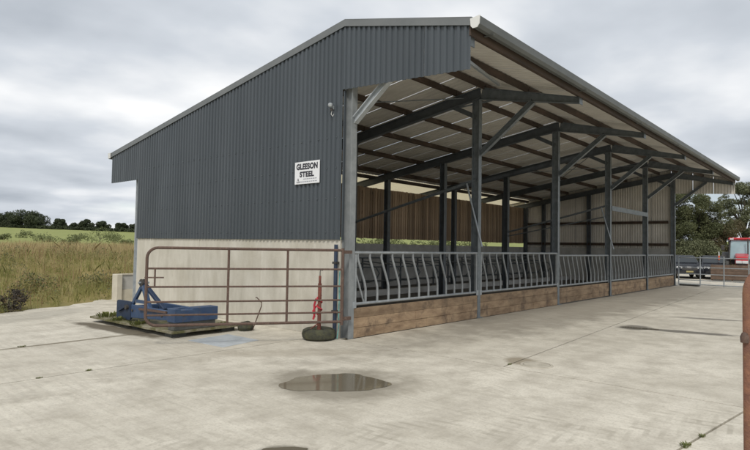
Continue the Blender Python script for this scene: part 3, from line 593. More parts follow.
# wall lamp
t = thing('wall_lamp', 'small pale floodlight with sensor fixed high on the dark cladding', 'lamp', (0.0, 0.43, 4.34)); t.scale = (0.62, 0.62, 0.62)
MB().box((-0.03, -0.05, -0.05), (0.0, 0.05, 0.06)).build('mount', M['galv'], t)
MB().lathe([(0.001, -0.05), (0.05, -0.045), (0.075, 0.0), (0.07, 0.05), (0.035, 0.075), (0.001, 0.08)], (-0.12, 0.0, 0.06), 14).build('lamp_head', M['galv_lt'], t, True)
MB().tube([(-0.03, 0, 0.03), (-0.10, 0, 0.05)], 0.018).build('arm', M['galv'], t)
MB().box((-0.10, -0.035, -0.09), (-0.05, 0.035, -0.01)).build('sensor', M['dksteel'], t)
MB().tube([(-0.05, 0.0, -0.09), (-0.06, 0.02, -0.2), (-0.035, -0.03, -0.27), (-0.028, -0.06, -0.2)], 0.009, 6).build('cable', M['white_pl'], t)

# ------------------------------------------------------------------ rusty gate hung on the corner column
def gate_frame(a, b, z0, z1, r, left_round=True, n=5):
    """outer frame as one bent tube in the vertical plane from a (free end) to b (hinge)"""
    a = Vector((*a, 0)); b = Vector((*b, 0)); d = (b-a).normalized(); c = 0.17
    pts = [b+Vector((0, 0, z1))]
    for k in range(7): an = R(90)*k/6; pts.append(a + d*(c-c*math.sin(an)) + Vector((0, 0, z1-c+c*math.cos(an))))
    for k in range(7): an = R(90)*k/6; pts.append(a + d*(c-c*math.cos(an)) + Vector((0, 0, z0+c-c*math.sin(an))))
    pts.append(b+Vector((0, 0, z0))); return pts
GA = Vector((-2.91, 1.78, 0)); GB = Vector((-0.13, -0.03, 0)); gd = (GB-GA).normalized(); gl = (GB-GA).length
t = thing('yard_gate', 'rusty brown tubular gate standing open before the cream concrete wall', 'gate', (GB.x, GB.y, 0))
def loc(p): return [Vector(q)-Vector((GB.x, GB.y, 0)) for q in p]
Z0, Z1 = 0.345, 1.635
fr = MB().tube(loc(gate_frame(GA.xy, GB.xy, Z0, Z1, 0.025)), 0.025, 10).build('frame', M['rust'], t, True)
for fz in (0.135, 0.288, 0.482, 0.735):
    z = Z0+(Z1-Z0)*fz; z = {0.135: 0.515, 0.288: 0.735, 0.482: 0.985, 0.735: 1.29}[fz]
    MB().tube(loc([GA+gd*0.01+Vector((0, 0, z)), GB+Vector((0, 0, z))]), 0.0165, 8).build('rail', M['rust'], t, True)
for s in (0.395, 0.70): MB().tube(loc([GA+gd*gl*s+Vector((0, 0, Z0)), GA+gd*gl*s+Vector((0, 0, Z1))]), 0.021, 8).build('stay', M['rust'], t, True)
MB().tube(loc([GA+gd*0.13+Vector((0, 0, 1.29)), GA+gd*0.13+Vector((0, 0, 0.99))]), 0.014, 6).build('latch_upright', M['rust'], t, True)
MB().tube(loc([GA+gd*-0.03+Vector((0, 0, 1.14)), GA+gd*0.27+Vector((0, 0, 1.14))]), 0.013, 6).build('latch_bolt', M['rust'], t, True)
MB().tube(loc([GB+Vector((0, 0, Z0-0.06)), GB+Vector((0, 0, Z1+0.04))]), 0.027, 10).build('hinge_stile', M['rust'], t, True)
for z in (Z0+0.05, Z1-0.03): MB().box((0.0, -0.035, z-0.03), (0.21, 0.02, z+0.03)).build('hinge', M['rust'], t)
# blue pipe and rope by the hinge
t = thing('water_pipe', 'dark blue pipe running up the wall corner behind the gate hinge', 'pipe', (-0.02, 0.26, 0))
MB().tube([(0, 0, 0.0), (0, 0, 1.0), (0.0, 0, 1.74)], 0.036, 10).build('pipe', M['bluepipe'], t, True)
for z in (0.5, 1.4): MB().box((-0.045, -0.05, z-0.02), (0.05, 0.05, z+0.02)).build('clip', M['dksteel'], t)
o = MB().tube([(-0.11, 0.06, 1.25), (-0.09, 0.09, 1.0), (-0.12, 0.05, 0.75), (-0.08, 0.10, 0.5), (-0.10, 0.07, 0.25), (-0.09, 0.12, 0.02)], 0.011, 6).build('rope', M['teal'], None, True); tag(o, 'thin teal rope hanging beside the blue pipe at the gate hinge', 'rope')

# tyre with red post
tx, ty = -0.30, 0.38
t = thing('post_in_tyre', 'red steel post standing in a mossy old tyre by the corner', 'post', (tx, ty, 0))
ty_ = MB().lathe([(0.13, 0.03), (0.13, 0.17), (0.17, 0.20), (0.24, 0.205), (0.295, 0.175), (0.315, 0.11), (0.30, 0.04), (0.25, 0.003), (0.15, 0.003), (0.13, 0.03)], (0, 0, 0), 28).build('tyre', M['tyre_moss'], t, True)
MB().lathe([(0.0, 0.16), (0.10, 0.165), (0.135, 0.15)], (0, 0, 0), 16).build('concrete_fill', M['moss_conc'], ty_)
po = MB().tube([(0, 0, 0.15), (0.0, 0.0, 1.02)], 0.035, 10).tube([(0, 0, 1.02), (0, 0, 1.16)], 0.023, 8).build('post', M['red_post'], t, True)
MB().tube([(0, 0, 1.16), (0.0, 0.0, 1.24), (0.015, -0.015, 1.28), (0.03, -0.03, 1.25)], 0.008, 6).build('hook', M['dksteel'], po, True)
hp = [(0.047*math.cos(a*1.0), 0.047*math.sin(a*1.0), 0.80-0.022*a) for a in np.arange(0, 16, 0.6)]
MB().tube(hp, 0.013, 6).tube([(-0.045, 0.045, 0.74), (-0.075, 0.06, 0.62), (-0.06, 0.065, 0.45), (-0.085, 0.07, 0.36)], 0.02, 6).tube([(-0.03, 0.055, 0.6), (-0.09, 0.075, 0.52), (-0.055, 0.06, 0.40)], 0.016, 6).build('rope', M['red_rope'], po, True)
MB().tube([(0.0, 0.0, 0.30), (-0.10, 0.06, 0.22), (-0.16, 0.10, 0.17)], 0.012, 6).build('prop_rod', M['red_post'], t, True)

# ------------------------------------------------------------------ raised slab with the blue scraper, block, plate, rod
sl = thing('raised_slab', 'low mossy concrete slab raised on blocks under the blue implement', 'slab', (-1.42, 3.75, 0))
mm = MB(); r = random.Random(4); ring = []
X0, X1, Y0, Y1 = -0.78, 0.74, -1.56, 2.35
for a, b, n in (((X0, Y0), (X1, Y0), 8), ((X1, Y0), (X1, Y1), 14), ((X1, Y1), (X0-0.12, Y1-0.75), 8), ((X0-0.12, Y1-0.75), (X0, Y0), 14)):
    for k in range(n): s = k/n; ring.append((a[0]+(b[0]-a[0])*s+r.uniform(-.02, .02), a[1]+(b[1]-a[1])*s+r.uniform(-.02, .02)))
mm.prism(ring, 2, 0.085, 0.125); mm.build('slab_top', M['moss_conc'], sl)
for bx_, by_ in ((-0.55, -1.3), (0.5, -1.3), (-0.5, 0.1), (0.5, 0.1), (-0.45, 1.3), (0.5, 1.9)): MB().box((bx_-0.15, by_-0.12, 0.0), (bx_+0.15, by_+0.12, 0.0845)).build('support_block', M['greybox'], sl)
o = MB().prism([(-2.08, 1.84), (-1.18, 1.95), (-1.16, 1.03), (-2.02, 0.86)], 2, 0.0, 0.006).build('cover_plate', M['plate']); tag(o, 'flat pale blue-grey cover plate on the concrete in front of the gate', 'cover plate')

t = thing('yard_scraper', 'blue tractor scraper with A-shaped headstock parked on the mossy slab', 'scraper', (-1.7, 3.3, 0.125))
def rrect(w, h, c=0.05, n=4):
    p = []
    for cx, cy, a0 in ((w/2-c, h/2-c, 0), (-w/2+c, h/2-c, 90), (-w/2+c, -h/2+c, 180), (w/2-c, -h/2+c, 270)):
        for k in range(n+1): a = R(a0+90*k/n); p.append((cx+c*math.cos(a), cy+c*math.sin(a)))
    return p
# side blade at the far end
bl = MB().prism([(1.00+a, 0.21+b) for a, b in rrect(0.62, 0.37, 0.06)], 0, -0.40, -0.36).build('side_blade', M['blue_dk'], t)
MB().bar((-0.43, 1.16, 0.18), (-0.43, 0.85, 0.30), 0.03, 0.035).build('blade_rib', M['blue_dk'], bl)
MB().lathe([(0.001, -0.03), (0.05, -0.03), (0.05, 0.03), (0.001, 0.03)], (-0.42, 0.82, 0.28), 14, axis=0).build('pivot_boss', M['dksteel'], t)
# main frame: two channels running along, tapering
for xx in (-0.36, 0.28):
    MB().add([(xx-0.03, 0.9, 0.06), (xx+0.03, 0.9, 0.06), (xx+0.03, 0.9, 0.34), (xx-0.03, 0.9, 0.34), (xx-0.03, -1.0, 0.17), (xx+0.03, -1.0, 0.17), (xx+0.03, -1.0, 0.33), (xx-0.03, -1.0, 0.33)],
             [(0,1,2,3),(7,6,5,4),(0,4,5,1),(1,5,6,2),(2,6,7,3),(3,7,4,0)]).build('side_beam', M['blue'], t, bevel=0.008)
MB().box((-0.32, 0.78, 0.10), (0.24, 0.90, 0.30)).build('cross_beam', M['blue'], t, bevel=0.008)
MB().box((-0.33, -0.30, 0.20), (0.25, -0.18, 0.32)).build('cross_beam', M['blue'], t, bevel=0.008)
# A frame
ap = (-0.30, 0.40, 0.76)
MB().bar(ap, (-0.34, 0.76, 0.30), 0.07, 0.06, up=(1, 0, 0)).build('headstock_leg', M['blue'], t, bevel=0.008)
MB().bar(ap, (-0.34, 0.02, 0.30), 0.07, 0.09, up=(1, 0, 0)).build('headstock_leg', M['blue'], t, bevel=0.008)
MB().bar((-0.26, 0.38, 0.74), (-0.20, -0.30, 0.30), 0.07, 0.08, up=(1, 0, 0)).build('headstock_leg', M['blue_dk'], t, bevel=0.008)
hd = MB()
for xx in (-0.34, -0.28): hd.lathe([(0.03, -0.012), (0.075, -0.012), (0.075, 0.012), (0.03, 0.012), (0.03, -0.012)], (xx, 0.40, 0.79), 16, axis=0)
hd.build('top_link_clevis', M['dksteel'], t)
MB().tube([(-0.40, 0.40, 0.79), (-0.18, 0.40, 0.79)], 0.022).build('clevis_pin', M['galv'], t)
MB().bar((-0.36, 0.55, 0.42), (-0.36, 0.15, 0.42), 0.05, 0.06).build('tie_bar', M['blue'], t)
MB().bar((-0.415, 0.30, 0.285), (-0.415, -0.75, 0.31), 0.03, 0.04).build('stop_bar', M['rust'], t)
# box at the near end and the grey block under it
bx2 = MB().prism([(-0.46, 0.15), (0.44, 0.15), (0.44, 0.40), (-0.10, 0.40), (-0.10, 0.37), (-0.34, 0.37), (-0.34, 0.40), (-0.46, 0.40)], 1, -1.12, -0.86).build('tool_box', M['blue'], t, bevel=0.008)
MB().box((-0.30, -1.126, 0.26), (-0.26, -1.12, 0.30)).build('bolt', M['dksteel'], bx2)
for yy in (-0.55, 0.62): MB().lathe([(0.001, -0.012), (0.026, -0.012), (0.026, 0.012), (0.001, 0.012)], (-0.40, yy, 0.23), 10, axis=0).build('bolt', M['dksteel'], t)
o = MB().box((-2.13, 2.24, 0.1255), (-1.27, 2.46, 0.272)).build('packing_block', M['greybox'], None, bevel=0.01); tag(o, 'dark grey packing block under the near end of the blue implement', 'block')
o = MB().lathe([(0.001, 0.0), (0.17, 0.0), (0.20, 0.06), (0.17, 0.12), (0.09, 0.155), (0.001, 0.165)], (0, 0, 0), 11).build('stone', M['tyre_moss'], None, True); [setattr(v, 'co', v.co*(1+0.13*math.sin(v.co.x*31+v.co.y*17)+0.1*math.sin(v.co.y*43+2))) for v in o.data.vertices if v.co.z > 0.01]; o.location = (-0.62, 2.17, 0); o.scale = (1.0, 0.8, 1.0); o.rotation_euler.z = 0.6
tag(o, 'dark mossy stone lump on the concrete at the foot of the wall', 'stone')
o = MB().tube([(-0.52, 1.99, 0.66), (-0.53, 1.95, 0.665), (-0.5, 1.83, 0.57), (-0.5, 1.83, 0.50), (-0.55, 2.03, 0.02)], 0.011, 6).build('bent_rod', M['rust'], None, True); tag(o, 'thin bent rusty rod leaning up from the stone by the wall', 'rod')
# low cream wall beyond the back corner
t = thing('low_wall', 'short low cream concrete wall with grey panel beyond the back corner', 'wall', (0, 9.2, 0))
MB().box((-0.04, -0.02, 0), (0.12, 0.30, 0.78)).build('end_pier', M['cream'], t, bevel=0.008)
MB().box((0.122, 0.06, 0), (1.6, 0.26, 0.33)).build('base_course', M['cream'], t, bevel=0.006)
MB().box((0.122, 0.085, 0.332), (1.6, 0.235, 0.75)).build('upper_panel', M['greyconc'], t, bevel=0.006)
MB().box((0.122, 0.06, 0.752), (1.6, 0.26, 0.785)).build('coping', M['cream'], t)

# ------------------------------------------------------------------ rusty gate beside the photographer
d0 = Vector((-4.125, -6.735, 0)); dd = Vector((0.60, -0.80, 0)).normalized()
t = thing('near_gate', 'orange-rusted tubular gate end close to the camera at the right edge', 'gate', d0)
c = 0.13; pts = [dd*2.2+Vector((0, 0, 1.645))]
for k in range(8): an = R(90)*k/7; pts.append(dd*(c-c*math.sin(an))+Vector((0, 0, 1.645-c+c*math.cos(an))))
for k in range(8): an = R(90)*k/7; pts.append(dd*(c-c*math.cos(an))+Vector((0, 0, 0.35+c-c*math.sin(an))))
pts.append(dd*2.2+Vector((0, 0, 0.35)))
MB().tube(pts, 0.0215, 14).build('frame', M['rust_or'], t, True)
for z in (0.52, 0.74, 0.99, 1.29): MB().tube([dd*0.02+Vector((0, 0, z)), dd*2.2+Vector((0, 0, z))], 0.0165, 10).build('rail', M['rust_or'], t, True)
MB().tube([dd*1.1+Vector((0, 0, 0.35)), dd*1.1+Vector((0, 0, 1.645))], 0.02, 10).build('stay', M['rust_or'], t, True)
MB().lathe([(0.001, -0.03), (0.018, -0.028), (0.02, 0.0), (0.012, 0.02), (0.001, 0.024)], (-0.022, 0.01, 1.30), 10).build('latch_lug', M['rust'], t, True)
MB().tube([dd*2.2+Vector((0, 0, 0)), dd*2.2+Vector((0, 0, 1.75))], 0.05, 12).build('hanging_post', M['rust_or'], t, True)

# ------------------------------------------------------------------ far gate, cars, tractor, crate
t = thing('field_gate', 'galvanised tubular gate at the far corner of the shed in front of parked cars', 'gate', (23.7, -0.2, 0))
gdir = Vector((-0.02, -1, 0)).normalized(); GLn = 4.4
for z in (0.12, 0.32, 0.62, 0.95, 1.42): MB().tube([Vector((0, 0, z)), gdir*GLn+Vector((0, 0, z))], 0.02 if z not in (0.12, 1.42) else 0.024, 8).build('rail', M['galv'], t, True)
for s in (0.0, 0.95, 1.95, 2.95, GLn): MB().tube([gdir*s+Vector((0, 0, 0.05)), gdir*s+Vector((0, 0, 1.5))], 0.026, 8).build('upright', M['galv'], t, True)
o = MB().prism(rrect(0.9, 0.3, 0.08), 2, 0.0, 0.07).build('rubber_mat', M['rubber'], None, bevel=0.01); o.location = (24.3, -0.55, 0.001); o.rotation_euler.z = 1.4; tag(o, 'dark rubber strip lying at the foot of the far shed corner', 'mat')

def car(name, label, loc, rz, plate):
    t = thing(name, label, 'car', loc, rz, 'dark cars parked beyond the far gate')
    # side profile (y forward = -y faces camera), extruded in x
    lower = [(-1.95, 0.30), (-2.0, 0.45), (-1.97, 0.72), (-1.85, 0.86), (-0.95, 0.98), (1.55, 1.0), (1.85, 0.92), (1.95, 0.6), (1.92, 0.30)]
    b = MB(); n = len(lower); W = 0.80
    v = []
    for xs, k in ((-W, 0.93), (-W*0.72, 1.0), (W*0.72, 1.0), (W, 0.93)):
        for (y, z) in lower: v.append((xs, y*k if abs(xs) == W else y, z if abs(xs) < W else z*0.97))
    f = [tuple(range(n-1, -1, -1)), tuple(range(3*n, 4*n))]
    for s in range(3):
        for i in range(n): f.append((s*n+i, s*n+(i+1)%n, (s+1)*n+(i+1)%n, (s+1)*n+i))
    b.add(v, f).build('body', M['carbody'], t, True, bevel=0.0)
    cab = [(-0.95, 0.96), (-0.30, 1.44), (1.05, 1.46), (1.62, 0.98)]; v = []
    for xs, k in ((-1, 0), (1, 1)):
        for (y, z) in cab: v.append((xs*(0.74 if z < 1.1 else 0.58), y, z))
    MB().add(v, [(3,2,1,0), (4,5,6,7), (0,1,5,4), (1,2,6,5), (2,3,7,6)]).build('cabin', M['carbody'], t, bevel=0.02)
    MB().add([(-0.64, -0.905, 1.02), (0.64, -0.905, 1.02), (0.52, -0.35, 1.425), (-0.52, -0.35, 1.425), (-0.64, -0.895, 1.01), (0.64, -0.895, 1.01), (0.52, -0.34, 1.41), (-0.52, -0.34, 1.41)], [(0,1,2,3),(0,4,5,1),(1,5,6,2),(2,6,7,3),(3,7,4,0)]).build('windscreen', M['glass'], t)
    MB().box((-0.54, -0.22, 1.452), (0.54, 0.98, 1.478)).build('roof', M['carroof'], t, bevel=0.01)
    for s in (-1, 1):
        MB().add([(s*0.735, -0.55, 1.03), (s*0.735, 1.25, 1.03), (s*0.615, 0.92, 1.39), (s*0.615, -0.2, 1.39)], [(0,1,2,3)]).build('side_window', M['glass'], t)
        MB().add([(s*0.72, -1.90, 0.66), (s*0.42, -2.005, 0.66), (s*0.42, -1.99, 0.78), (s*0.72, -1.86, 0.78), (s*0.72, -1.8, 0.66), (s*0.42, -1.9, 0.66), (s*0.42, -1.88, 0.78), (s*0.72, -1.78, 0.78)], [(0,1,2,3),(7,6,5,4),(0,4,5,1),(1,5,6,2),(2,6,7,3),(3,7,4,0)]).build('headlight', M['lamp'], t)
        MB().box((s*0.80-0.07, -0.72, 1.0), (s*0.80+0.07, -0.62, 1.13)).build('mirror', M['carbody'], t, bevel=0.02)
        for y in (-1.25, 1.25):
            wh = MB().lathe([(0.20, -0.10), (0.29, -0.10), (0.32, -0.06), (0.32, 0.06), (0.29, 0.10), (0.20, 0.10)], (s*0.70, y, 0.32), 20, axis=0).build('wheel', M['rubber'], t, True)
            MB().lathe([(0.001, 0.085), (0.12, 0.095), (0.20, 0.09), (0.20, -0.09), (0.001, -0.085)], (s*0.70, y, 0.32), 16, axis=0).build('rim', M['galv'], wh, True)
    MB().box((-0.20, -2.015, 0.42), (0.20, -1.995, 0.51)).build('number_plate', M[plate], t)
    MB().box((-0.45, -2.01, 0.56), (0.45, -1.96, 0.68)).build('grille', M['dksteel'], t, bevel=0.01)
    return t
def facing(x, y, off=0.0): return math.atan2(CAM.y-y, CAM.x-x)+R(90)+off
car('parked_car', 'black parked car partly hidden behind the far shed corner', (34.06, 1.83, 0), facing(34.06, 1.83, R(10)), 'yellow')
car('parked_car', 'dark grey-roofed car parked between the other car and the red tractor', (35.05, 0.35, 0), facing(35.05, 0.35, R(8)), 'lamp')

# tractor
trx, try_ = 36.2, -1.15
t = thing('tractor', 'red tractor with big cab windscreen parked behind the brown wooden crate', 'tractor', (trx, try_, 0), facing(trx, try_))
MB().add([(-0.36, -2.1, 0.95), (0.36, -2.1, 0.95), (0.40, -0.4, 0.95), (-0.40, -0.4, 0.95), (-0.30, -2.05, 1.46), (0.30, -2.05, 1.46), (0.38, -0.4, 1.66), (-0.38, -0.4, 1.66)], [(0,3,2,1),(4,5,6,7),(0,1,5,4),(1,2,6,5),(2,3,7,6),(3,0,4,7)]).build('bonnet', M['tred'], t, bevel=0.06)
MB().box((-0.27, -2.14, 0.96), (0.27, -2.09, 1.10)).build('grille', M['dksteel'], t, bevel=0.02)
for s in (-1, 1): MB().box((s*0.165-0.16, -2.16, 1.02), (s*0.165+0.16, -2.10, 1.20)).build('headlight', M['lamp'], t, bevel=0.02)
MB().box((-0.30, -2.0, 0.55), (0.30, 0.6, 0.94)).build('chassis', M['dksteel'], t, bevel=0.02)
MB().box((-0.32, -2.45, 0.6), (0.32, -2.12, 0.92)).build('front_weight', M['dksteel'], t, bevel=0.03)
cabm = MB()
for s in (-1, 1):
    cabm.bar((s*0.70, -0.42, 1.25), (s*0.64, -0.25, 2.52), 0.07, 0.07, up=(0, 1, 0)); cabm.bar((s*0.80, 0.95, 1.2), (s*0.68, 0.90, 2.52), 0.07, 0.07, up=(0, 1, 0)); cabm.bar((s*0.76, 0.30, 1.2), (s*0.67, 0.32, 2.52), 0.05, 0.05, up=(0, 1, 0))
cb_ = cabm.build('cab_frame', M['dksteel'], t)
MB().add([(-0.66, -0.415, 1.30), (0.66, -0.415, 1.30), (0.60, -0.26, 2.5), (-0.60, -0.26, 2.5), (-0.66, -0.40, 1.30), (0.66, -0.40, 1.30), (0.60, -0.245, 2.5), (-0.60, -0.245, 2.5)], [(0,1,2,3),(7,6,5,4),(0,4,5,1),(1,5,6,2),(2,6,7,3),(3,7,4,0)]).build('windscreen', M['tglass'], t)
MB().add([(-0.78, 0.96, 1.3), (0.78, 0.96, 1.3), (0.66, 0.92, 2.5), (-0.66, 0.92, 2.5)], [(0,1,2,3)]).build('rear_window', M['tglass'], t)
for s in (-1, 1): MB().add([(s*0.735, -0.36, 1.3), (s*0.80, 0.9, 1.3), (s*0.685, 0.87, 2.5), (s*0.655, -0.22, 2.5)], [(0,1,2,3)]).build('side_window', M['tglass'], t)
rf = MB().box((-0.74, -0.40, 2.525), (0.74, 1.05, 2.68)).build('cab_roof', M['tred'], t, bevel=0.05)
for s in (-1, 1): MB().box((s*0.55-0.1, -0.425, 2.55), (s*0.55+0.1, -0.402, 2.64)).build('work_lamp', M['lamp'], rf)
MB().box((-0.62, -0.2, 0.95), (0.62, 1.1, 1.2)).build('cab_floor', M['dksteel'], t)
for s in (-1, 1):
    fe = MB()
    for k in range(8):
        a0, a1 = R(20+18*k), R(20+18*(k+1)); fe.bar((s*0.90, 0.75+0.88*math.cos(a0), 0.85+0.88*math.sin(a0)), (s*0.90, 0.75+0.88*math.cos(a1), 0.85+0.88*math.sin(a1)), 0.42, 0.03, up=(0.01, math.cos((a0+a1)/2), math.sin((a0+a1)/2)))
    fe.build('mudguard', M['dksteel'], t)
    for y, rr, wd, xx in ((0.75, 0.82, 0.24, 0.92), (-1.45, 0.58, 0.18, 0.86)):
        wh = MB().lathe([(rr*0.55, -wd), (rr*0.9, -wd), (rr, -wd*0.7), (rr, wd*0.7), (rr*0.9, wd), (rr*0.55, wd)], (s*xx, y, rr), 26, axis=0)
        for k in range(20):
            a = 2*math.pi*k/20; cy_, sz_ = math.cos(a), math.sin(a)
            wh.bar((s*xx-wd*0.8, y+cy_*rr, rr+sz_*rr), (s*xx+wd*0.0, y+math.cos(a+.12)*rr, rr+math.sin(a+.12)*rr), 0.05, 0.06, up=(0, cy_, sz_))
        wh = wh.build('wheel', M['rubber'], t, True)
        MB().lathe([(0.001, wd*0.3), (rr*0.4, wd*0.4), (rr*0.55, wd*0.9), (rr*0.55, -wd*0.9), (0.001, -wd*0.3)], (s*xx, y, rr), 18, axis=0).build('rim', M['galv_lt'], wh, True)
    MB().tube([(s*0.66, -0.3, 2.1), (s*1.05, -0.42, 2.15), (s*1.05, -0.42, 1.95)], 0.018, 6).build('mirror_arm', M['dksteel'], t); MB().box((s*1.05-0.10, -0.47, 1.85), (s*1.05+0.10, -0.42, 2.2)).build('mirror', M['dksteel'], t, bevel=0.02)
MB().tube([(0.33, -0.6, 1.6), (0.33, -0.6, 2.6)], 0.04).build('exhaust', M['dksteel'], t, True)
# wooden crate in front of the tractor
crx, cry = 32.2, -1.2
t = thing('wooden_crate', 'brown slatted wooden crate standing in front of the red tractor', 'crate', (crx, cry, 0), facing(crx, cry))
for k in range(5):
    z = 0.08+k*0.175
    for y in (-0.45, 0.45): MB().box((-1.10, y-0.018, z), (1.10, y+0.018, z+0.155)).build('slat', M['brownwood'], t, bevel=0.006)
    for x in (-1.08, 1.08): MB().box((x-0.018, -0.43, z), (x+0.018, 0.43, z+0.155)).build('slat', M['brownwood'], t)
for x in (-1.03, 0.0, 1.03):
    for y in (-0.40, 0.40): MB().box((x-0.04, y-0.03, 0.0), (x+0.04, y+0.03, 0.97)).build('corner_post', M['brownwood'], t)
MB().box((-1.05, -0.42, 0.06), (1.05, 0.42, 0.078)).build('floor', M['brownwood'], t)
t = thing('marker_post', 'thin orange and white marker post beside the tractor wheel', 'marker post', (34.4, -0.15, 0))
MB().tube([(0, 0, 0), (0, 0, 1.15)], 0.03).build('stake', M['galv'], t); MB().box((-0.045, -0.045, 1.2), (0.045, 0.045, 1.5)).build('orange_band', M['orange'], t, bevel=0.02); MB().tube([(0, 0, 1.5), (0, 0, 1.75)], 0.035, 8, r2=0.02).build('white_tip', M['white_pl'], t)

# ------------------------------------------------------------------ trees
def leaves(centers, radii, n, size, seed, squash=0.85):
    r = np.random.default_rng(seed); k = len(centers); C = np.array(centers); Rr = np.array(radii)
    pk = r.choice(k, n, p=Rr**2.2/np.sum(Rr**2.2)); d = r.normal(size=(n, 3)); d /= np.linalg.norm(d, axis=1, keepdims=True)
    rad = Rr[pk]*r.uniform(0.35, 1.0, n)**0.45
    P = C[pk] + d*rad[:, None]*np.array([1, 1, squash])
    nr = d*0.6 + r.normal(size=(n, 3))*0.7 + np.array([0, 0, 0.3]); nr /= np.linalg.norm(nr, axis=1, keepdims=True)
    a = np.cross(nr, r.normal(size=(n, 3))); a /= np.linalg.norm(a, axis=1, keepdims=True)+1e-9; b = np.cross(nr, a)
    s = size*r.uniform(0.6, 1.4, n)[:, None]
    V = np.stack([P-a*s, P+b*s*0.5, P+a*s, P-b*s*0.5], 1); return V.reshape(-1, 3)
def tree(name, label, loc, height, spread, leaf, nleaf, lsize, seed, group, trunk_h=0.3, nclump=26, lean=0.0, base=0.25, openness=1.0, cat='tree'):
    r = np.random.default_rng(seed); t = thing(name, label, cat, loc, 0, group)
    cs, rs = [], []; tk = MB(); top = Vector((lean*height, 0, height*0.80)); tr_ = 0.022*height
    tk.tube([Vector((0, 0, -0.2)), Vector((lean*height*0.2, 0.03, height*0.3)), Vector((lean*height*0.5, -0.05, height*0.55)), top], tr_, 8, r2=tr_*0.25)
    for k in range(nclump):
        h = base + (0.97-base)*r.uniform(0, 1); prof = math.sin(min(1, max(0.05, (h-base*0.6)/(1-base*0.6)))**0.8*math.pi*0.93)**0.6
        an = r.uniform(0, 6.283); rad = spread*prof*r.uniform(0.25, 0.95)
        c = (lean*height*h+rad*math.cos(an), rad*math.sin(an), height*h); cs.append(c); rs.append(spread*r.uniform(0.20, 0.38)*openness)
        if k % 2 == 0:
            s = Vector((lean*height*0.3, 0, height*max(trunk_h*0.8, h*0.55))); tk.tube([s, (s+Vector(c))/2+Vector((0, 0, 0.05*height)), Vector(c)], tr_*0.4, 5, r2=tr_*0.08)
    tk.build('trunk', M['bark'], t, True)
    faces_np('crown', leaves(cs, rs, nleaf, lsize, seed+1), 4, leaf, t)
    return t
g = 'trees behind the parked vehicles'
tree('tree', 'dense dark green tree right behind the far end of the shed and the cars', (46.5, 6.6, 0), 7.4, 3.2, M['leaf_dark'], 60000, 0.065, 11, g, nclump=90, base=0.04, openness=0.8)
tree('tree', 'dense dark green tree behind the second parked car', (48.6, 3.9, 0), 6.9, 2.5, M['leaf_dark'], 50000, 0.065, 23, g, nclump=80, base=0.03, openness=0.8)
tree('tree', 'lighter open-crowned tree behind the red tractor with sky showing through', (53.4, 1.0, 0), 8.1, 2.9, M['leaf_grey'], 21000, 0.07, 31, g, nclump=70, base=0.40, openness=0.5, lean=-0.02)
tree('tree', 'grey-green tree at the right edge of the photo beyond the tractor', (56.0, -4.8, 0), 8.6, 3.6, M['leaf_grey'], 36000, 0.07, 37, g, nclump=80, base=0.25, openness=0.6)
tree('tree', 'dark tree rising behind the shed end wall, mostly hidden by it', (47.0, 13.5, 0), 7.2, 3.6, M['leaf_dark'], 30000, 0.08, 41, g, nclump=60, base=0.1, openness=0.8)
for k, (x, y, h, s, lf, lb) in enumerate(((49.6, 1.7, 4.2, 2.0, 'leaf_brown', 'brownish bush behind the tractor cab'), (52.0, -2.2, 3.9, 2.6, 'leaf_brown', 'reddish-brown bush behind the tractor at the right edge'), (46.8, 3.6, 2.6, 2.0, 'leaf_grey', 'grey-green bush at the foot of the dark trees behind the cars'))):
    tree('bush', lb, (x, y, 0), h, s, M[lf], 22000, 0.06, 60+k, 'bushes behind the parked vehicles', nclump=40, base=0.05, cat='bush')
for k, (x, y, h) in enumerate(((10.0, 14.5, 2.2), (14.5, 15.5, 1.9), (19.5, 15.8, 2.5), (25.0, 17.0, 2.3), (31.0, 17.5, 2.9))):
    tree('bush', ['first', 'second', 'third', 'fourth', 'fifth'][k]+' bright green shrub from the left seen through the gap under the back boarding', (x, y, float(hgt(np.array(x), np.array(y)))-0.1), h*0.62, h*0.9, M['leaf_scrub'], 5000, 0.07, 80+k, 'shrubs behind the shed', nclump=20, base=0.1, cat='bush')
# horizon trees and hedge beyond the pasture
def ray(u, v, d):
    a, b = u-375, v-225; c, s = math.cos(roll), math.sin(roll); x = (c*a+s*b)/560.68; y = (s*a-c*b)/560.68
    return CAM + (Fw + Rt*x + Up*y)*d
HT = [(-62, 7.0, 6.0), (-38, 6.5, 5.0), (-14, 6.0, 4.5), (6, 6.0, 3.6), (24, 7.2, 5.0), (37, 6.4, 4.0), (60, 4.2, 2.3), (76, 3.0, 2.0), (86, 4.6, 2.5), (102, 4.0, 2.5), (121, 3.6, 2.3), (134, 3.5, 1.8)]
LB = ['tree on the field horizon just outside the left edge', 'tree on the far horizon left of the photo', 'spreading horizon tree at the left edge', 'dark tree at the far left of the horizon row', 'largest rounded dark tree on the field horizon', 'dark tree joined to the right of the largest horizon tree', 'small lone round tree right of the large horizon clump', 'lowest small tree on the field horizon', 'upright small horizon tree in the middle of the gap', 'small dark round tree third from the shed on the horizon', 'small dark round tree second from the shed on the horizon', 'small dark tree on the horizon touching the shed edge']
for k, (u, h, s) in enumerate(HT):
    p = ray(u, 228, 205); z = float(hgt(np.array(p.x), np.array(p.y)))
    tree('tree', LB[k], (p.x, p.y, z-0.1), h*0.82, s*1.08, M['leaf_far'], 7000, 0.24, 100+k, 'trees on the field horizon', nclump=34, base=0.10, openness=1.15)
hc, hr = [], []
for u in np.arange(-110, 150, 1.2):
    p = ray(u, 229, 203+rng.uniform(-2, 2)); z = float(hgt(np.array(p.x), np.array(p.y))); hc.append((p.x, p.y, z+0.5)); hr.append(rng.uniform(0.7, 1.1))
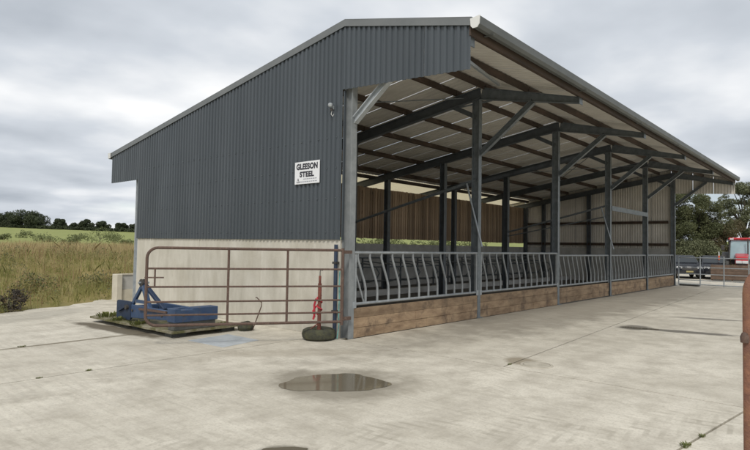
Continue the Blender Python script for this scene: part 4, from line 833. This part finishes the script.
o = faces_np('hedge', leaves(hc, hr, 16000, 0.28, 5), 4, M['leaf_far']); tag(o, 'low dark hedge along the far edge of the green pasture', 'hedge')
# scrub bushes in the rough strip before the pasture
SC_ = [(4, 60, 0.9), (25, 72, 1.3), (50, 58, 1.5), (70, 54, 1.2), (79, 70, 1.2), (100, 56, 2.1), (113, 68, 1.4), (128, 60, 0.9), (-18, 60, 1.6)]
SL = ['low scrub bush at the left edge below the large horizon trees', 'pale low scrub bush left of the tallest scrub', 'scrub bush standing in the rough strip below the lone round tree', 'broad grey-green scrub bush in the middle of the rough strip', 'small scrub bush beside the broad grey-green one', 'largest scrub bush in the rough strip, left of the shed', 'scrub bush right of the largest scrub bush', 'small scrub bush nearest the shed edge', 'scrub bush just left of the photo edge']
for k, (u, d, h) in enumerate(SC_):
    p = ray(u, 240, d); z = float(hgt(np.array(p.x), np.array(p.y)))
    tree('bush', SL[k], (p.x, p.y, z), h*0.62, h*0.9, M['leaf_scrub'], 900, 0.07, 200+k, 'scrub bushes in the rough strip', nclump=16, base=0.1, cat='bush')
tree('bush', 'dark twiggy tangle of brambles at the left edge of the yard', (-2.9, 8.75, -0.08), 0.5, 0.6, M['bark'], 1500, 0.03, 300, None, nclump=18, base=0.1, openness=0.9, cat='bush')

# ------------------------------------------------------------------ long grass on the bank
def blades(n, reg, hmin, hmax, wmin, wmax, seed, mask=None, bend=0.35, tuft=5, tmin=0.02):
    r = np.random.default_rng(seed); x = r.uniform(reg[0], reg[1], n); y = r.uniform(reg[2], reg[3], n); t = tdist(x, y); k = (t > tmin) & ~((x > -0.1) & (x < 2.0) & (y < 9.6))
    if mask is not None: k &= mask(x, y, r)
    x, y = np.repeat(x[k], tuft), np.repeat(y[k], tuft); n = len(x); x = x+r.normal(0, .07, n); y = y+r.normal(0, .07, n); kk = tdist(x, y) > tmin; x, y = x[kk], y[kk]; n = len(x); t = tdist(x, y)
    h = r.uniform(hmin, hmax, n)*(0.45+0.55*np.clip(t/1.6, 0, 1)); wd = r.uniform(wmin, wmax, n); an = r.uniform(0, 6.283, n); z = hgt(x, y)-0.03
    ln = np.abs(r.normal(0, bend, n))*h; la = r.uniform(0, 6.283, n)
    P = np.stack([x, y, z], 1); sd_ = np.stack([np.cos(an), np.sin(an), 0*an], 1)*wd[:, None]; ld = np.stack([np.cos(la)*ln, np.sin(la)*ln, 0*ln], 1); up = np.stack([0*h, 0*h, h], 1)
    mid = P+up*0.55+ld*0.35; tip = P+up*0.97+ld
    return np.stack([P-sd_, P+sd_, mid+sd_*0.8, tip, mid-sd_*0.8], 1).reshape(-1, 3)
def pn(x, y, s, o): return np.sin(x*s+o)*np.sin(y*s*1.3+o*2)+0.6*np.sin(x*s*2.3+y*s*1.7+o)+0.4*np.sin(x*s*4.1-y*s*3.3+o)
near = (-16, 16, -2, 40)
gr = lambda x, y, r: (pn(x, y, 0.8, 1.0)+r.normal(0, .5, len(x)) > -0.2-0.6*np.clip((9-tdist(x, y))/9, -1, 1))
go = lambda x, y, r: (r.uniform(0, 1, len(x)) < np.clip(0.06+(tdist(x, y)/11)**2.5, 0, 1)) & (pn(x, y, 0.6, 2.2)+r.normal(0, .6, len(x)) > -0.6)
dk = lambda x, y, r: pn(x, y, 0.9, 4.0)+r.normal(0, .4, len(x)) > 0.45
st = lambda *a: struct(faces_np(*a), 'stuff')
st('green_grass', blades(26000, near, 0.18, 0.50, 0.004, 0.009, 1, gr), 5, M['grass_green'])
st('golden_grass', blades(24000, near, 0.35, 0.80, 0.003, 0.007, 2, go), 5, M['grass_gold'])
st('brown_docks', blades(9000, near, 0.35, 0.75, 0.004, 0.010, 3, dk, 0.15, 3), 5, M['dock'])
wx = rng.uniform(-12, 14, 5200); wy = rng.uniform(1, 34, 5200); wt = tdist(wx, wy); kk = (wt > 0.15) & (wt < 16) & (pn(wx, wy, 1.1, 7.0) > -0.1) & ~((wx > -0.3) & (wx < 2.0) & (wy < 9.9)); wx, wy = wx[kk], wy[kk]
wc = np.stack([wx, wy, hgt(wx, wy)+0.14], 1); wd_ = pn(wx, wy, 1.7, 3.1) > 0.75
st('dark_bank_weeds', leaves(wc[wd_]+[0, 0, 0.08], np.random.default_rng(8).uniform(0.2, 0.45, wd_.sum()), 16000, 0.035, 19, 0.9), 4, M['leaf_dark'])
wr_ = pn(wx, wy, 1.3, 5.6) > 0.7
st('seeding_weeds', leaves(wc[wr_]+[0, 0, 0.25], np.random.default_rng(9).uniform(0.15, 0.35, wr_.sum()), 14000, 0.022, 29, 1.3), 4, M['dock'])
st('bank_weeds', leaves(wc, np.random.default_rng(3).uniform(0.14, 0.34, len(wx)), 46000, 0.035, 9, 0.8), 4, M['bank'])
far = (-25, 70, 12, 80)
st('far_golden_grass', blades(40000, far, 0.35, 0.75, 0.006, 0.012, 4, lambda x, y, r: (tdist(x, y) > 14) & (tdist(x, y) < 21) & (pn(x, y, 0.3, 2.2)+r.normal(0, .6, len(x)) > -0.7), 0.3, 4), 5, M['grass_gold'])
st('far_green_grass', blades(22000, far, 0.18, 0.45, 0.006, 0.012, 5, lambda x, y, r: (tdist(x, y) > 10) & (tdist(x, y) < 34), 0.3, 4), 5, M['grass_green'])
# weeds growing in joints and on the slab
def weed(x, y, s, label, seed, n=60, z=0.0):
    r = np.random.default_rng(seed); a = r.uniform(0, 6.28, n); rr = s*np.sqrt(r.uniform(0, 1, n)); P = np.stack([rr*np.cos(a)*1.4, rr*np.sin(a)*0.7, 0*a], 1)
    h = r.uniform(0.3, 1, n)*s*0.7; d = np.stack([np.cos(a), np.sin(a), 0*a], 1)*(h*0.7)[:, None]; sdv = np.stack([-np.sin(a), np.cos(a), 0*a], 1)*0.10*s
    V = np.stack([P-sdv*.4, P+sdv*.4, P+d*.6+[0, 0, 1]*h[:, None]*.8+sdv, P+d+[0, 0, 1]*h[:, None], P+d*.6+[0, 0, 1]*h[:, None]*.8-sdv], 1).reshape(-1, 3)
    o = faces_np('weed_tuft', V, 5, M['weed']); o.location = (x, y, z); tag(o, label, 'weed', 'weeds in the concrete joints')
weed(-1.85, -5.97, 0.05, 'green weed tuft in the joint at the bottom right', 1); weed(-1.45, -6.02, 0.032, 'smaller weed tuft just beyond the bottom right one', 2)
weed(-4.25, 0.63, 0.03, 'small weed tuft in the left joint nearest the camera', 3); weed(-4.85, 0.62, 0.026, 'tiny weed tuft at the left end of the near joint', 4)
weed(-4.3, 3.1, 0.04, 'weed tuft in the far joint at the left edge', 5); weed(0.2, -3.2, 0.03, 'weed at the corner where two yard joints meet', 6)
for k, (x, y, s) in enumerate(((-2.1, 5.0, 0.16), (-2.17, 4.3, 0.13), (-2.15, 3.5, 0.14), (-1.0, 2.4, 0.08), (-1.0, 3.4, 0.12))):
    weed(x, y, s, ['grass tuft at the far left end of the mossy slab', 'grass tuft on the slab below the blue side blade', 'grass tuft on the slab edge below the blue beam', 'grass tuft at the right corner of the mossy slab', 'grass tuft behind the blue implement on the slab'][k], 20+k, 80, 0.124)
